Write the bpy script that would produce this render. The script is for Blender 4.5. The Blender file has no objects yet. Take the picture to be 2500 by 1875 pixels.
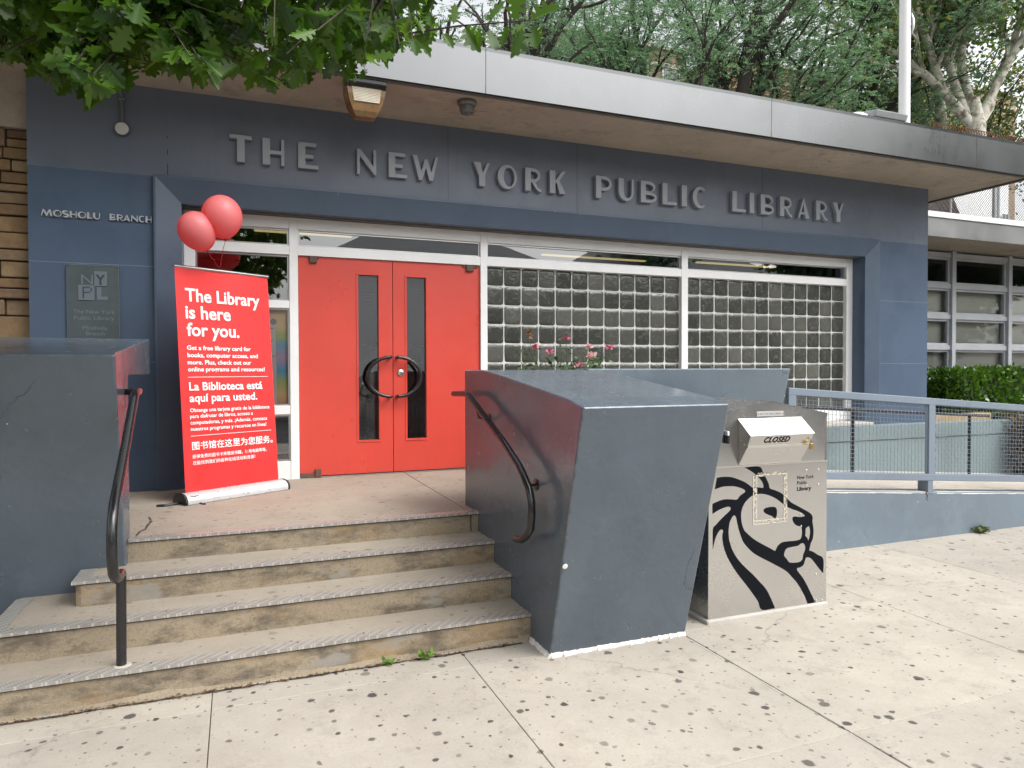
import bpy, bmesh, math, random
import numpy as np
from mathutils import Vector, Matrix
R = math.radians
random.seed(7); rng = np.random.default_rng(7)
SC = bpy.context.scene
COL = SC.collection
# ---------------------------------------------------------------- camera, sky, sun, exposure
cam = bpy.data.cameras.new('camera'); co = bpy.data.objects.new('camera', cam); COL.objects.link(co)
cam.sensor_width = 36.0; cam.lens = 1704.0/2500*36; cam.clip_start = 0.05; cam.clip_end = 600
CR = np.array([[0.9300826, -0.3673387, -0.0029186], [-0.009374, -0.0157906, -0.9998314], [0.3672307, 0.9299532, -0.01813]])
CZ = 1.65
M = Matrix(((CR[0][0], -CR[1][0], -CR[2][0], 0), (CR[0][1], -CR[1][1], -CR[2][1], 0), (CR[0][2], -CR[1][2], -CR[2][2], CZ), (0, 0, 0, 1)))
co.matrix_world = M
SC.camera = co
w = bpy.data.worlds.new('World'); SC.world = w; w.use_nodes = True
nt = w.node_tree
sky = nt.nodes.new('ShaderNodeTexSky'); sky.sky_type = 'NISHITA'; sky.sun_disc = False
SUN_EL, SUN_ROT = R(52), R(140)
sky.sun_elevation = SUN_EL; sky.sun_rotation = SUN_ROT
sky.air_density = 1.0; sky.dust_density = 5.0; sky.ozone_density = 1.0
hs = nt.nodes.new('ShaderNodeHueSaturation'); hs.inputs['Saturation'].default_value = 0.15; hs.inputs['Value'].default_value = 1.3
nt.links.new(sky.outputs[0], hs.inputs['Color']); nt.links.new(hs.outputs[0], nt.nodes['Background'].inputs[0])
nt.nodes['Background'].inputs[1].default_value = 0.15
sl = bpy.data.lights.new('sun', 'SUN'); so = bpy.data.objects.new('sun', sl); COL.objects.link(so)
sl.energy = 0.75; sl.angle = R(42); sl.color = (1, 0.96, 0.9)
sd = Vector((math.sin(SUN_ROT)*math.cos(SUN_EL), math.cos(SUN_ROT)*math.cos(SUN_EL), math.sin(SUN_EL)))
so.rotation_euler = sd.to_track_quat('Z', 'Y').to_euler(); so.location = (5, -10, 20)
SC.view_settings.view_transform = 'Standard'; SC.view_settings.look = 'None'
SC.view_settings.exposure = 0.82; SC.view_settings.gamma = 1
SC.cycles.max_bounces = 8; SC.cycles.transparent_max_bounces = 12
SC.cycles.caustics_reflective = False; SC.cycles.caustics_refractive = False

# ---------------------------------------------------------------- helpers: objects
def tag(o, label, cat, group=None, kind=None):
    if label: o['label'] = label
    if cat: o['category'] = cat
    if group: o['group'] = group
    if kind: o['kind'] = kind
    return o
def thing(name, label, cat, loc=(0, 0, 0), group=None):
    o = bpy.data.objects.new(name, None); COL.objects.link(o); o.location = loc
    o.empty_display_size = 0.1
    return tag(o, label, cat, group)
def wloc(p):      # world position of a parent: things sit at their base, parts keep world coordinates
    return Vector(p.location) if p.parent is None else Vector((0, 0, 0))
class MB:
    def __init__(s): s.v = []; s.f = []; s.m = []
    def add(s, vs, fs, mi=0):
        o = len(s.v); s.v += [tuple(map(float, a)) for a in vs]
        s.f += [tuple(i+o for i in f) for f in fs]; s.m += [mi]*len(fs)
        return s
    def box(s, x0, x1, y0, y1, z0, z1, mi=0, top=None, front=None):
        vs = [(x0, y0, z0), (x1, y0, z0), (x1, y1, z0), (x0, y1, z0), (x0, y0, z1), (x1, y0, z1), (x1, y1, z1), (x0, y1, z1)]
        fs = [(0, 3, 2, 1), (4, 5, 6, 7), (0, 1, 5, 4), (1, 2, 6, 5), (2, 3, 7, 6), (3, 0, 4, 7)]
        s.add(vs, fs, mi)
        if top is not None: s.m[-5] = top
        if front is not None: s.m[-4] = front
        return s
    def obox(s, c, ax, half, mi=0):
        c = Vector(c); a = [Vector(x)*h for x, h in zip(ax, half)]
        vs = [c+a[0]*i+a[1]*j+a[2]*k for k in (-1, 1) for i, j in ((-1, -1), (1, -1), (1, 1), (-1, 1))]
        return s.add(vs, [(0, 3, 2, 1), (4, 5, 6, 7), (0, 1, 5, 4), (1, 2, 6, 5), (2, 3, 7, 6), (3, 0, 4, 7)], mi)
    def bar(s, p, q, wd, th, up=(0, 0, 1), mi=0):
        p, q = Vector(p), Vector(q); d = (q-p).normalized(); sx = d.cross(Vector(up)).normalized(); u = sx.cross(d)
        return s.obox((p+q)/2, (d, sx, u), ((q-p).length/2, wd/2, th/2), mi)
    def prism(s, poly, lo, hi, axis='x', mi=0):
        n = len(poly)
        def P(a, t):
            if axis == 'x': return (t, a[0], a[1])
            if axis == 'y': return (a[0], t, a[1])
            return (a[0], a[1], t)
        s.add([P(a, lo) for a in poly]+[P(a, hi) for a in poly],
              [tuple(range(n-1, -1, -1)), tuple(range(n, 2*n))]+[(i, (i+1) % n, n+(i+1) % n, n+i) for i in range(n)], mi)
        return s
    def tube(s, pts, r, n=10, mi=0, caps=True):
        pts = [Vector(p) for p in pts]; rs = r if isinstance(r, (list, tuple)) else [r]*len(pts)
        ref = None; rings = []
        for i, p in enumerate(pts):
            d = (pts[min(i+1, len(pts)-1)]-pts[max(i-1, 0)]).normalized()
            if ref is None:
                ref = d.orthogonal().normalized()
            ref = (ref-d*ref.dot(d))
            ref = ref.normalized() if ref.length > 1e-6 else d.orthogonal().normalized()
            b = d.cross(ref)
            rings.append([p+(ref*math.cos(2*math.pi*k/n)+b*math.sin(2*math.pi*k/n))*rs[i] for k in range(n)])
        vs = [v for ring in rings for v in ring]; fs = []
        for i in range(len(pts)-1):
            for k in range(n):
                fs.append((i*n+k, i*n+(k+1) % n, (i+1)*n+(k+1) % n, (i+1)*n+k))
        if caps:
            fs.append(tuple(range(n-1, -1, -1))); fs.append(tuple((len(pts)-1)*n+k for k in range(n)))
        return s.add(vs, fs, mi)
    def lathe(s, prof, c, ax=(0, 0, 1), n=20, mi=0):
        ax = Vector(ax).normalized(); u = ax.orthogonal().normalized(); b = ax.cross(u); c = Vector(c)
        vs = []; fs = []
        for r, h in prof:
            for k in range(n):
                a = 2*math.pi*k/n
                vs.append(c+ax*h+(u*math.cos(a)+b*math.sin(a))*max(r, 1e-4))
        for i in range(len(prof)-1):
            for k in range(n):
                fs.append((i*n+k, i*n+(k+1) % n, (i+1)*n+(k+1) % n, (i+1)*n+k))
        fs.append(tuple(range(n-1, -1, -1))); fs.append(tuple((len(prof)-1)*n+k for k in range(n)))
        return s.add(vs, fs, mi)
    def build(s, name, mats, parent=None, smooth=None, bevel=0, seg=2):
        me = bpy.data.meshes.new(name); me.from_pydata(s.v, [], s.f)
        mats = mats if isinstance(mats, (list, tuple)) else [mats]
        for m in mats: me.materials.append(m)
        me.polygons.foreach_set('material_index', s.m)
        me.update()
        if smooth is not None:
            me.polygons.foreach_set('use_smooth', [True]*len(me.polygons))
            me.set_sharp_from_angle(angle=R(smooth))
        return link(name, me, parent, bevel, seg)
def link(name, me, parent=None, bevel=0, seg=2):
    o = bpy.data.objects.new(name, me); COL.objects.link(o)
    if parent is not None:
        o.parent = parent; o.matrix_parent_inverse = Matrix.Translation(-wloc(parent))
    if bevel:
        b = o.modifiers.new('bevel', 'BEVEL'); b.width = bevel; b.segments = seg; b.limit_method = 'ANGLE'; b.angle_limit = R(40)
        b.harden_normals = False
    return o
def np_mesh(name, V, F, mats, parent=None, mi=None):
    """V (n,3), F (m,k) constant-size faces"""
    me = bpy.data.meshes.new(name); n, k = F.shape
    me.vertices.add(len(V)); me.vertices.foreach_set('co', np.ascontiguousarray(V, dtype=np.float32).ravel())
    me.loops.add(n*k); me.loops.foreach_set('vertex_index', np.ascontiguousarray(F, dtype=np.int32).ravel())
    me.polygons.add(n); me.polygons.foreach_set('loop_start', np.arange(n, dtype=np.int32)*k)
    me.polygons.foreach_set('loop_total', np.full(n, k, dtype=np.int32))
    for m in (mats if isinstance(mats, (list, tuple)) else [mats]): me.materials.append(m)
    if mi is not None: me.polygons.foreach_set('material_index', np.asarray(mi, dtype=np.int32))
    me.update(calc_edges=True); me.validate()
    return link(name, me, parent)
def shape_mesh(loops, depth):
    """2D closed loops (even-odd filled) extruded to depth -> verts (x,y,z), faces"""
    cu = bpy.data.curves.new('s', 'CURVE'); cu.dimensions = '2D'; cu.fill_mode = 'BOTH'; cu.extrude = depth/2
    for lp in loops:
        sp = cu.splines.new('POLY'); sp.points.add(len(lp)-1)
        for p, q in zip(sp.points, lp): p.co = (q[0], q[1], 0, 1)
        sp.use_cyclic_u = True
    o = bpy.data.objects.new('s', cu); me = bpy.data.meshes.new_from_object(o)
    vs = [tuple(v.co) for v in me.vertices]; fs = [tuple(p.vertices) for p in me.polygons]
    bpy.data.objects.remove(o); bpy.data.curves.remove(cu); bpy.data.meshes.remove(me)
    return vs, fs
def text_mesh(body, offset=0.0, shear=0.0, depth=0.0, spacing=1.0):
    cu = bpy.data.curves.new('t', 'FONT'); cu.body = body; cu.offset = offset; cu.shear = shear; cu.extrude = depth/2
    cu.space_character = spacing; cu.resolution_u = 3
    o = bpy.data.objects.new('t', cu); COL.objects.link(o); bpy.context.view_layer.update()
    me = bpy.data.meshes.new_from_object(o.evaluated_get(bpy.context.evaluated_depsgraph_get()))
    vs = [tuple(v.co) for v in me.vertices]; fs = [tuple(p.vertices) for p in me.polygons]
    bpy.data.objects.remove(o); bpy.data.curves.remove(cu); bpy.data.meshes.remove(me)
    return vs, fs
def smooth_loop(pts, k=4, corner=62):
    n = len(pts); out = []
    def ang(i):
        a, b, c = (np.array(pts[(i+j) % n]) for j in (-1, 0, 1))
        u, v = b-a, c-b
        return abs(math.degrees(math.atan2(u[0]*v[1]-u[1]*v[0], u@v)))
    cor = [ang(i) > corner for i in range(n)]
    for i in range(n):
        p0, p1, p2, p3 = (np.array(pts[(i+j) % n]) for j in (-1, 0, 1, 2))
        t1 = (p2-p1) if cor[i] else (p2-p0)/2
        t2 = (p2-p1) if cor[(i+1) % n] else (p3-p1)/2
        for t in [j/k for j in range(k)]:
            h = ((2*t**3-3*t*t+1)*p1+(t**3-2*t*t+t)*t1+(-2*t**3+3*t*t)*p2+(t**3-t*t)*t2)
            out.append(tuple(h))
    return out
def place(mb, vs, fs, o, u, v, nrm, sx=1, sy=1, x0=0, y0=0, mi=0):
    o, u, v, nrm = Vector(o), Vector(u), Vector(v), Vector(nrm)
    mb.add([o+u*((a[0]-x0)*sx)+v*((a[1]-y0)*sy)+nrm*a[2] for a in vs], fs, mi)

# ---------------------------------------------------------------- helpers: materials
class NT:
    def __init__(s, name):
        s.mat = bpy.data.materials.new(name); s.mat.use_nodes = True; s.t = s.mat.node_tree
        s.p = s.t.nodes['Principled BSDF']; s.out = s.t.nodes['Material Output']; s._c = None
    def n(s, typ, ins=None, **pr):
        d = s.t.nodes.new('ShaderNode'+typ)
        for k, v in pr.items(): setattr(d, k, v)
        for k, v in (ins or {}).items():
            if hasattr(v, 'is_output') or isinstance(v, bpy.types.NodeSocket): s.t.links.new(v, d.inputs[k])
            else: d.inputs[k].default_value = v
        return d
    def co(s):
        if s._c is None: s._c = s.n('TexCoord').outputs['Object']
        return s._c
    def mapc(s, scale=(1, 1, 1), rot=(0, 0, 0), loc=(0, 0, 0)):
        return s.n('Mapping', {'Vector': s.co(), 'Scale': scale, 'Rotation': rot, 'Location': loc}).outputs[0]
    def noise(s, scale, detail=4, rough=.6, vec=None, dist=0):
        return s.n('TexNoise', {'Vector': vec or s.co(), 'Scale': scale, 'Detail': detail, 'Roughness': rough, 'Distortion': dist}).outputs['Fac']
    def ramp(s, fac, stops):
        d = s.n('ValToRGB', {'Fac': fac}); e = d.color_ramp.elements
        while len(e) < len(stops): e.new(0.5)
        for el, (p, c) in zip(e, stops):
            el.position = p; el.color = (c, c, c, 1) if isinstance(c, (int, float)) else tuple(c)+(1,)
        return d.outputs[0]
    def mix(s, fac, a, b, mode='MIX'):
        d = s.n('Mix', data_type='RGBA', blend_type=mode)
        for k, v in ((0, fac), (6, a), (7, b)):
            if isinstance(v, bpy.types.NodeSocket): s.t.links.new(v, d.inputs[k])
            else: d.inputs[k].default_value = v if k == 0 else (tuple(v)+(1,) if len(v) == 3 else v)
        return d.outputs[2]
    def math(s, op, a, b=0.0, c=None, clamp=False):
        d = s.n('Math', operation=op, use_clamp=clamp)
        for k, v in ((0, a), (1, b), (2, c)):
            if v is None: continue
            if isinstance(v, bpy.types.NodeSocket): s.t.links.new(v, d.inputs[k])
            else: d.inputs[k].default_value = v
        return d.outputs[0]
    def sep(s, vec=None):
        return s.n('SeparateXYZ', {0: vec or s.co()}).outputs
    def set(s, **kw):
        for k, v in kw.items():
            k = {'col': 'Base Color', 'rough': 'Roughness', 'metal': 'Metallic', 'spec': 'Specular IOR Level', 'normal': 'Normal', 'coat': 'Coat Weight',
                 'coatr': 'Coat Roughness', 'trans': 'Transmission Weight', 'ior': 'IOR', 'emit': 'Emission Color', 'es': 'Emission Strength', 'aniso': 'Anisotropic', 'sheen': 'Sheen Weight'}.get(k, k)
            if isinstance(v, bpy.types.NodeSocket): s.t.links.new(v, s.p.inputs[k])
            else: s.p.inputs[k].default_value = (tuple(v)+(1,) if isinstance(v, (tuple, list)) and len(v) == 3 and k in ('Base Color', 'Emission Color') else v)
        return s
    def bump(s, h, strength=.2, dist=.01, normal=None):
        ins = {'Height': h, 'Strength': strength, 'Distance': dist}
        if normal is not None: ins['Normal'] = normal
        return s.n('Bump', ins).outputs[0]
def c4(c, k): return tuple(min(1, max(0, x*k)) for x in c)
def pmat(name, col, rough=.6, var=.15, scale=3, bump=.1, bscale=80, bdist=.004, metal=0, spec=.5, fine=0.08):
    n = NT(name)
    a = n.noise(scale, 5, .65)
    c = n.mix(n.ramp(a, [(.3, 0), (.7, 1)]), c4(col, 1-var), c4(col, 1+var))
    if fine:
        f = n.noise(bscale*1.5, 3, .7)
        c = n.mix(n.ramp(f, [(.35, 0), (.65, 1)]), n.mix(1, c, (1-fine,)*3, 'MULTIPLY'), c)
    n.set(col=c, metal=metal, spec=spec)
    r = n.n('MapRange', {0: n.noise(scale*4, 4, .7), 1: .3, 2: .7, 3: max(0, rough-.08), 4: min(1, rough+.1)}).outputs[0]
    n.set(rough=r)
    if bump: n.set(normal=n.bump(n.noise(bscale, 4, .6), bump, bdist))
    return n.mat
def plain(name, col, rough=.5, metal=0, spec=.5, **kw):
    n = NT(name); n.set(col=col, rough=rough, metal=metal, spec=spec, **kw); return n.mat

def paint(name, col, rough=.32, bump=.12, chips=True, cracks=False, var=.06, spec=.5, two=None, grime=.16, edge=False, lump=0):
    """brushed masonry paint: roller stipple, faint dirt, tiny chips; two=(z, colour above)"""
    n = NT(name)
    z = n.sep()[2]
    base = n.mix(n.ramp(n.noise(1.3, 5, .6), [(.3, 0), (.7, 1)]), c4(col, 1-var), c4(col, 1+var))
    if two:
        zz = n.math('ADD', z, n.math('MULTIPLY', n.math('SUBTRACT', n.noise(25, 3, .6), .5), .012))
        up = n.mix(n.ramp(n.noise(1.1, 5, .6), [(.3, 0), (.7, 1)]), c4(two[1], 1-var), c4(two[1], 1+var))
        drip = n.noise(1, 5, .75, n.mapc((22, 22, .8)))
        up = n.mix(n.math('MULTIPLY', n.ramp(drip, [(.62, 0), (.72, 1)]), n.ramp(n.noise(.9, 2, .5), [(.48, 0), (.62, .55)])), up, c4(two[1], .5))
        base = n.mix(n.math('GREATER_THAN', zz, two[0]), base, up)
    # grime streaks
    st = n.noise(1, 4, .7, n.mapc((9, 9, .9)))
    base = n.mix(n.ramp(st, [(.55, 0), (.8, grime)]), base, c4(col, .55))
    pt = n.noise(1.1, 4, .7, n.mapc(loc=(6, 2, 9))); base = n.mix(n.ramp(pt, [(.53, 0), (.56, .5)]), base, n.mix(1, base, (.86, .87, .88), 'MULTIPLY'))
    pt = n.noise(2.3, 5, .75, n.mapc(loc=(1, 8, 4))); base = n.mix(n.ramp(pt, [(.6, 0), (.64, .5)]), base, n.mix(1, base, (1.16, 1.14, 1.12), 'MULTIPLY'))
    if chips:
        v = n.n('TexVoronoi', {'Vector': n.co(), 'Scale': 13.0, 'Randomness': 1.0})
        rad = n.math('MULTIPLY', n.n('SeparateColor', {0: v.outputs['Color']}).outputs[0], .09)
        on = n.math('MULTIPLY', n.math('LESS_THAN', v.outputs['Distance'], rad), n.math('GREATER_THAN', n.n('SeparateColor', {0: v.outputs['Color']}).outputs[1], .9))
        tone = n.math('GREATER_THAN', n.n('SeparateColor', {0: v.outputs['Color']}).outputs[2], .5)
        base = n.mix(n.math('MULTIPLY', on, .7), base, n.mix(tone, (.03, .03, .035), (.5, .52, .55)))
    h = n.math('ADD', n.math('MULTIPLY', n.noise(160, 3, .6), .35), n.noise(14, 4, .55))
    nb = n.bump(h, bump, .004)
    if lump: nb = n.bump(n.noise(3.2, 5, .6), lump, .02, nb)
    if cracks:
        cv = n.n('TexVoronoi', {'Vector': n.n('VectorMath', {0: n.co(), 1: n.n('VectorMath', {0: n.n('TexNoise', {'Vector': n.co(), 'Scale': 2.6, 'Detail': 6.0, 'Roughness': .65}).outputs['Color'], 'Scale': .25}, operation='SCALE').outputs[0]}, operation='ADD').outputs[0], 'Scale': 1.5}, feature='DISTANCE_TO_EDGE')
        ck = n.math('MULTIPLY', n.ramp(cv.outputs['Distance'], [(0, 1), (.006, 0)]), n.ramp(n.noise(1.6, 3, .6), [(.56, 0), (.64, 1)]))
        nb = n.bump(n.math('MULTIPLY', ck, -1), .7, .006, nb)
        base = n.mix(n.math('MULTIPLY', ck, .55), base, c4(col, .3))
    if edge:   # paint worn pale along the arrises
        bv = n.n('Bevel', {'Radius': .014}, samples=4).outputs[0]
        dt = n.n('VectorMath', {0: bv, 1: n.n('NewGeometry').outputs['Normal']}, operation='DOT_PRODUCT').outputs['Value']
        em = n.math('MULTIPLY', n.ramp(dt, [(.88, 1), (.97, 0)]), n.ramp(n.noise(16, 5, .75), [(.45, 0), (.58, .8)]))
        base = n.mix(em, base, (.42, .45, .48))
    n.set(col=base, normal=nb, spec=spec, rough=n.n('MapRange', {0: n.noise(6, 4, .7), 1: .3, 2: .7, 3: rough-.05, 4: rough+.09}).outputs[0])
    return n.mat

def concrete(name, col, gum=0.0, speck=.5, rough=.85, stain=.3, bump=.25, stainc=(.1, .08, .06), riser=False, flecks=False, slab=False):
    n = NT(name); co_ = n.co()
    c = n.mix(n.ramp(n.noise(.9, 6, .62), [(.28, 0), (.72, 1)]), c4(col, .84), c4(col, 1.12))
    c = n.mix(n.ramp(n.noise(6, 5, .7), [(.3, 0), (.75, 1)]), n.mix(1, c, (.9, .89, .87), 'MULTIPLY'), c)
    if slab: c = n.mix(n.n('NewGeometry').outputs['Random Per Island'], n.mix(1, c, (.9, .9, .91), 'MULTIPLY'), n.mix(1, c, (1.05, 1.04, 1.02), 'MULTIPLY'))
    c = n.mix(n.math('MULTIPLY', n.ramp(n.noise(62, 5, .8), [(.38, 1), (.5, 0)]), speck*.55), c, c4(col, .5))
    c = n.mix(n.math('MULTIPLY', n.ramp(n.noise(34, 4, .8, n.mapc(loc=(9, 1, 4))), [(.58, 0), (.7, 1)]), speck*.4), c, c4(col, 1.45))
    f = n.noise(170, 4, .75)
    c = n.mix(n.math('MULTIPLY', n.ramp(f, [(.56, 0), (.7, 1)]), speck), c, c4(col, .45))
    c = n.mix(n.math('MULTIPLY', n.ramp(n.noise(230, 3, .7, n.mapc(loc=(3, 1, 5))), [(.6, 0), (.7, 1)]), speck*.8), c, c4(col, 1.5))
    if riser:
        x = n.sep()
        st = n.noise(1, 6, .75, n.mapc((3.2, 3.2, 7)))
        c = n.mix(n.ramp(st, [(.46, 0), (.62, min(.9, stain*1.7))]), c, c4(stainc, 1))
        bl = n.noise(5.5, 6, .8, n.mapc(loc=(3, 3, 8))); c = n.mix(n.ramp(bl, [(.6, 0), (.74, .6)]), c, (.09, .078, .062))
        gp = n.noise(1.7, 3, .5, n.mapc((1, 1, 2.2), loc=(7, 2, 3)))
        c = n.mix(n.ramp(gp, [(.63, 0), (.66, .75)]), c, (.27, .26, .235))
        og = n.noise(2.3, 4, .6, n.mapc((1, 1, 1.5), loc=(1, 9, 2)))
        c = n.mix(n.ramp(og, [(.52, 0), (.68, .5)]), c, (.36, .235, .11))
    else:
        st = n.noise(2.2, 6, .75, n.mapc(loc=(4, 4, 4)))
        c = n.mix(n.ramp(st, [(.56, 0), (.75, stain)]), c, c4(stainc, 1.4))
    if slab:
        for lc, th in (((2, 2, 0), .54), ((8, 3, 0), .58)):
            sm = n.noise(3.1, 6, .8, n.mapc(loc=lc)); c = n.mix(n.ramp(sm, [(th, 0), (th+.1, .3)]), c, (.2, .185, .165))
        cr = n.n('TexVoronoi', {'Vector': n.n('VectorMath', {0: co_, 1: n.n('VectorMath', {0: n.n('TexNoise', {'Vector': co_, 'Scale': 1.7, 'Detail': 8.0, 'Roughness': .7}).outputs['Color'], 'Scale': .5}, operation='SCALE').outputs[0]}, operation='ADD').outputs[0], 'Scale': .42}, feature='DISTANCE_TO_EDGE')
        c = n.mix(n.math('MULTIPLY', n.ramp(cr.outputs['Distance'], [(0, .55), (.0022, 0)]), n.ramp(n.noise(.6, 2, .5, n.mapc(loc=(1, 4, 0))), [(.5, 0), (.56, 1)])), c, (.12, .11, .1))
    if flecks:
        fl = n.noise(1, 5, .7, n.mapc((9, 38, 9))); c = n.mix(n.math('MULTIPLY', n.ramp(fl, [(.615, 0), (.65, .9)]), n.ramp(n.noise(.8, 3, .6, n.mapc(loc=(2, 0, 0))), [(.42, 0), (.58, 1)])), c, (.03, .025, .02))
        lf = n.noise(1, 5, .7, n.mapc((2.2, 5, 1), loc=(5, 5, 0))); c = n.mix(n.ramp(lf, [(.6, 0), (.75, .4)]), c, c4(col, 1.35))
    if gum:
        wv = n.n('VectorMath', {0: co_, 1: n.n('VectorMath', {0: n.n('TexNoise', {'Vector': co_, 'Scale': 22.0, 'Detail': 3.0}).outputs['Color'], 'Scale': .032}, operation='SCALE').outputs[0]}, operation='ADD').outputs[0]
        for sc_, th, rmax, dark, lo in ((4.4, .3, .135, .98, 0), (8.8, .38, .15, .96, 3.3), (19, .66, .17, .75, 7.7), (48, .88, .2, .4, 1.3)):
            v = n.n('TexVoronoi', {'Vector': n.n('Mapping', {'Vector': wv, 'Location': (lo, lo*.7, .37), 'Scale': (1, 1, 0)}).outputs[0], 'Scale': float(sc_), 'Randomness': 1.0}, voronoi_dimensions='2D')
            sp = n.n('SeparateColor', {0: v.outputs['Color']}).outputs
            rad = n.math('MULTIPLY_ADD', sp[0], rmax*.75, rmax*.2)
            on = n.n('MapRange', {0: n.math('SUBTRACT', v.outputs['Distance'], rad), 1: -.025, 2: .012, 3: 1.0, 4: 0.0}).outputs[0]
            dens = n.n('MapRange', {0: n.noise(.8, 2, .5, n.mapc(loc=(lo, 2, 0))), 1: .35, 2: .62, 3: min(.97, th+.3), 4: th}).outputs[0]
            on = n.math('MULTIPLY', on, n.math('GREATER_THAN', sp[1], dens))
            on = n.math('MULTIPLY', on, n.n('MapRange', {0: sp[2], 3: dark*.45*gum, 4: dark*gum}).outputs[0])
            c = n.mix(on, c, (.045, .042, .04))
    h = n.math('ADD', n.math('MULTIPLY', n.noise(130, 4, .7), .5), n.math('MULTIPLY', n.noise(9, 5, .6), .8))
    n.set(col=c, rough=rough, spec=.25, normal=n.bump(h, bump, .006))
    return n.mat

def leafmat(name, c1, c2, trans=.35, rough=.45, spec=.4, yellow=None, tc=(1.6, 1.7, .7)):
    n = NT(name)
    rnd = n.n('NewGeometry').outputs['Random Per Island']
    c = n.mix(rnd, c1, c2)
    if yellow: c = n.mix(n.math('MULTIPLY', n.math('GREATER_THAN', rnd, yellow[1]), .8), c, yellow[0])
    c = n.mix(n.ramp(n.noise(1.3, 3, .6), [(.3, 0), (.7, 1)]), n.mix(1, c, (.75, .8, .75), 'MULTIPLY'), c)
    n.set(col=c, rough=rough, spec=spec)
    tr = n.n('BsdfTranslucent', {'Color': n.mix(1, c, tc, 'MULTIPLY')})
    mx = n.n('MixShader', {0: trans, 1: n.p.outputs[0], 2: tr.outputs[0]})
    n.t.links.new(mx.outputs[0], n.out.inputs[0])
    return n.mat
def glassmat(name, tint=(.75, .78, .76), ior=1.75, bump=.02, rough=.0):
    n = NT(name)
    nb = n.bump(n.noise(2.2, 2, .5), bump, .02)
    fr = n.n('Fresnel', {'IOR': ior, 'Normal': nb})
    gl = n.n('BsdfGlossy', {'Color': (1, 1, 1, 1), 'Roughness': rough, 'Normal': nb})
    tr = n.n('BsdfTransparent', {'Color': tint+(1,)})
    mx = n.n('MixShader', {0: fr.outputs[0], 1: tr.outputs[0], 2: gl.outputs[0]})
    n.t.links.new(mx.outputs[0], n.out.inputs[0]); n.t.nodes.remove(n.p)
    return n.mat
def brickmat(name, c1, c2, mortar=(.3, .27, .23), sx=1.0):
    n = NT(name); s_ = n.sep()
    v = n.n('CombineXYZ', {0: n.math('ADD', s_[0], s_[1]), 1: s_[2]}).outputs[0]
    b = n.n('TexBrick', {'Vector': v, 'Color1': c1+(1,), 'Color2': c2+(1,), 'Mortar': mortar+(1,), 'Scale': 1.0, 'Mortar Size': .008, 'Brick Width': .23, 'Row Height': .075, 'Bias': -.2})
    c = n.mix(n.ramp(n.noise(.5, 5, .7), [(.3, 0), (.7, 1)]), n.mix(1, b.outputs[0], (.72, .7, .68), 'MULTIPLY'), b.outputs[0])
    n.set(col=c, rough=.9, spec=.2, normal=n.bump(b.outputs['Fac'], -.4, .01)); return n.mat
def steelmat(name, col=(.62, .6, .56), rough=.3, vert=True, streak=.12, stain=(.5, .42, .3), stainf=.25, bump=.05, warp=0):
    n = NT(name)
    sc = (160, 160, 1.2) if vert else (1.2, 1.2, 160)
    br = n.noise(1, 4, .7, n.mapc(sc))
    bl = n.noise(1.4, 5, .65)
    c = n.mix(n.ramp(bl, [(.4, 0), (.75, stainf)]), col, c4(col, .7) if stain is None else tuple(a*b*1.5 for a, b in zip(col, stain)))
    c = n.mix(n.ramp(n.noise(1, 5, .7, n.mapc((6, 6, .5))), [(.5, 0), (.7, streak*1.1)]), c, c4(col, .6))
    r = n.math('ADD', n.n('MapRange', {0: br, 1: .3, 2: .7, 3: rough-streak/2, 4: rough+streak/2}).outputs[0], n.n('MapRange', {0: bl, 1: .3, 2: .7, 3: -.04, 4: .08}).outputs[0])
    nb = n.bump(br, bump, .002)
    if warp: nb = n.bump(n.noise(1.1, 2, .5), warp, .05, nb)
    n.set(col=c, metal=1, rough=r, normal=nb); return n.mat

MT = {}
SLATE = (.066, .099, .155); GREYBAND = (.124, .148, .192); PIER = (.092, .116, .143)
MT['wall'] = paint('wall_paint', SLATE, .36, .1, two=(3.378, GREYBAND))
MT['surround'] = paint('surround_paint', (.072, .103, .15), .33, .12)
MT['pier'] = paint('pier_paint', PIER, .2, .12, cracks=True, grime=.13, edge=True, lump=.45, var=.13)
MT['ramp_paint'] = paint('ramp_wall_paint', (.15, .19, .23), .4, .14, cracks=True, grime=.14, edge=True, lump=.3, var=.1)
MT['rail_paint'] = paint('railing_paint', (.175, .215, .265), .38, .05, chips=False)
MT['walk'] = concrete('sidewalk_concrete', (.41, .38, .333), slab=True, gum=1.0, speck=.35, stain=.25)
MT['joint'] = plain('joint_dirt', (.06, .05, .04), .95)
MT['caulk'] = pmat('joint_caulk', (.7, .68, .64), .7, .1, 8)
MT['tread'] = concrete('tread_concrete', (.355, .312, .258), gum=.55, speck=.45, stain=.4)
MT['riser'] = concrete('riser_concrete', (.335, .278, .2), speck=1.0, stain=.42, riser=True, bump=.45, stainc=(.07, .06, .05))
MT['soffit'] = concrete('soffit_concrete', (.41, .355, .295), flecks=True, speck=.3, stain=.55, bump=.25, stainc=(.05, .04, .03))
MT['asphalt'] = concrete('asphalt', (.055, .055, .057), speck=.6, stain=.3, stainc=(.02, .02, .02))
MT['fascia'] = steelmat('fascia_steel', (.185, .19, .192), .28, True, .05, None, .3, .02)
MT['steel'] = steelmat('book_drop_steel', (.61, .613, .618), .22, False, .025, (.78, .72, .64), .25, .004, .02)
MT['steel_dark'] = steelmat('hopper_side_steel', (.45, .42, .39), .4, False, .1, (.66, .58, .44), .3)
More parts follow.
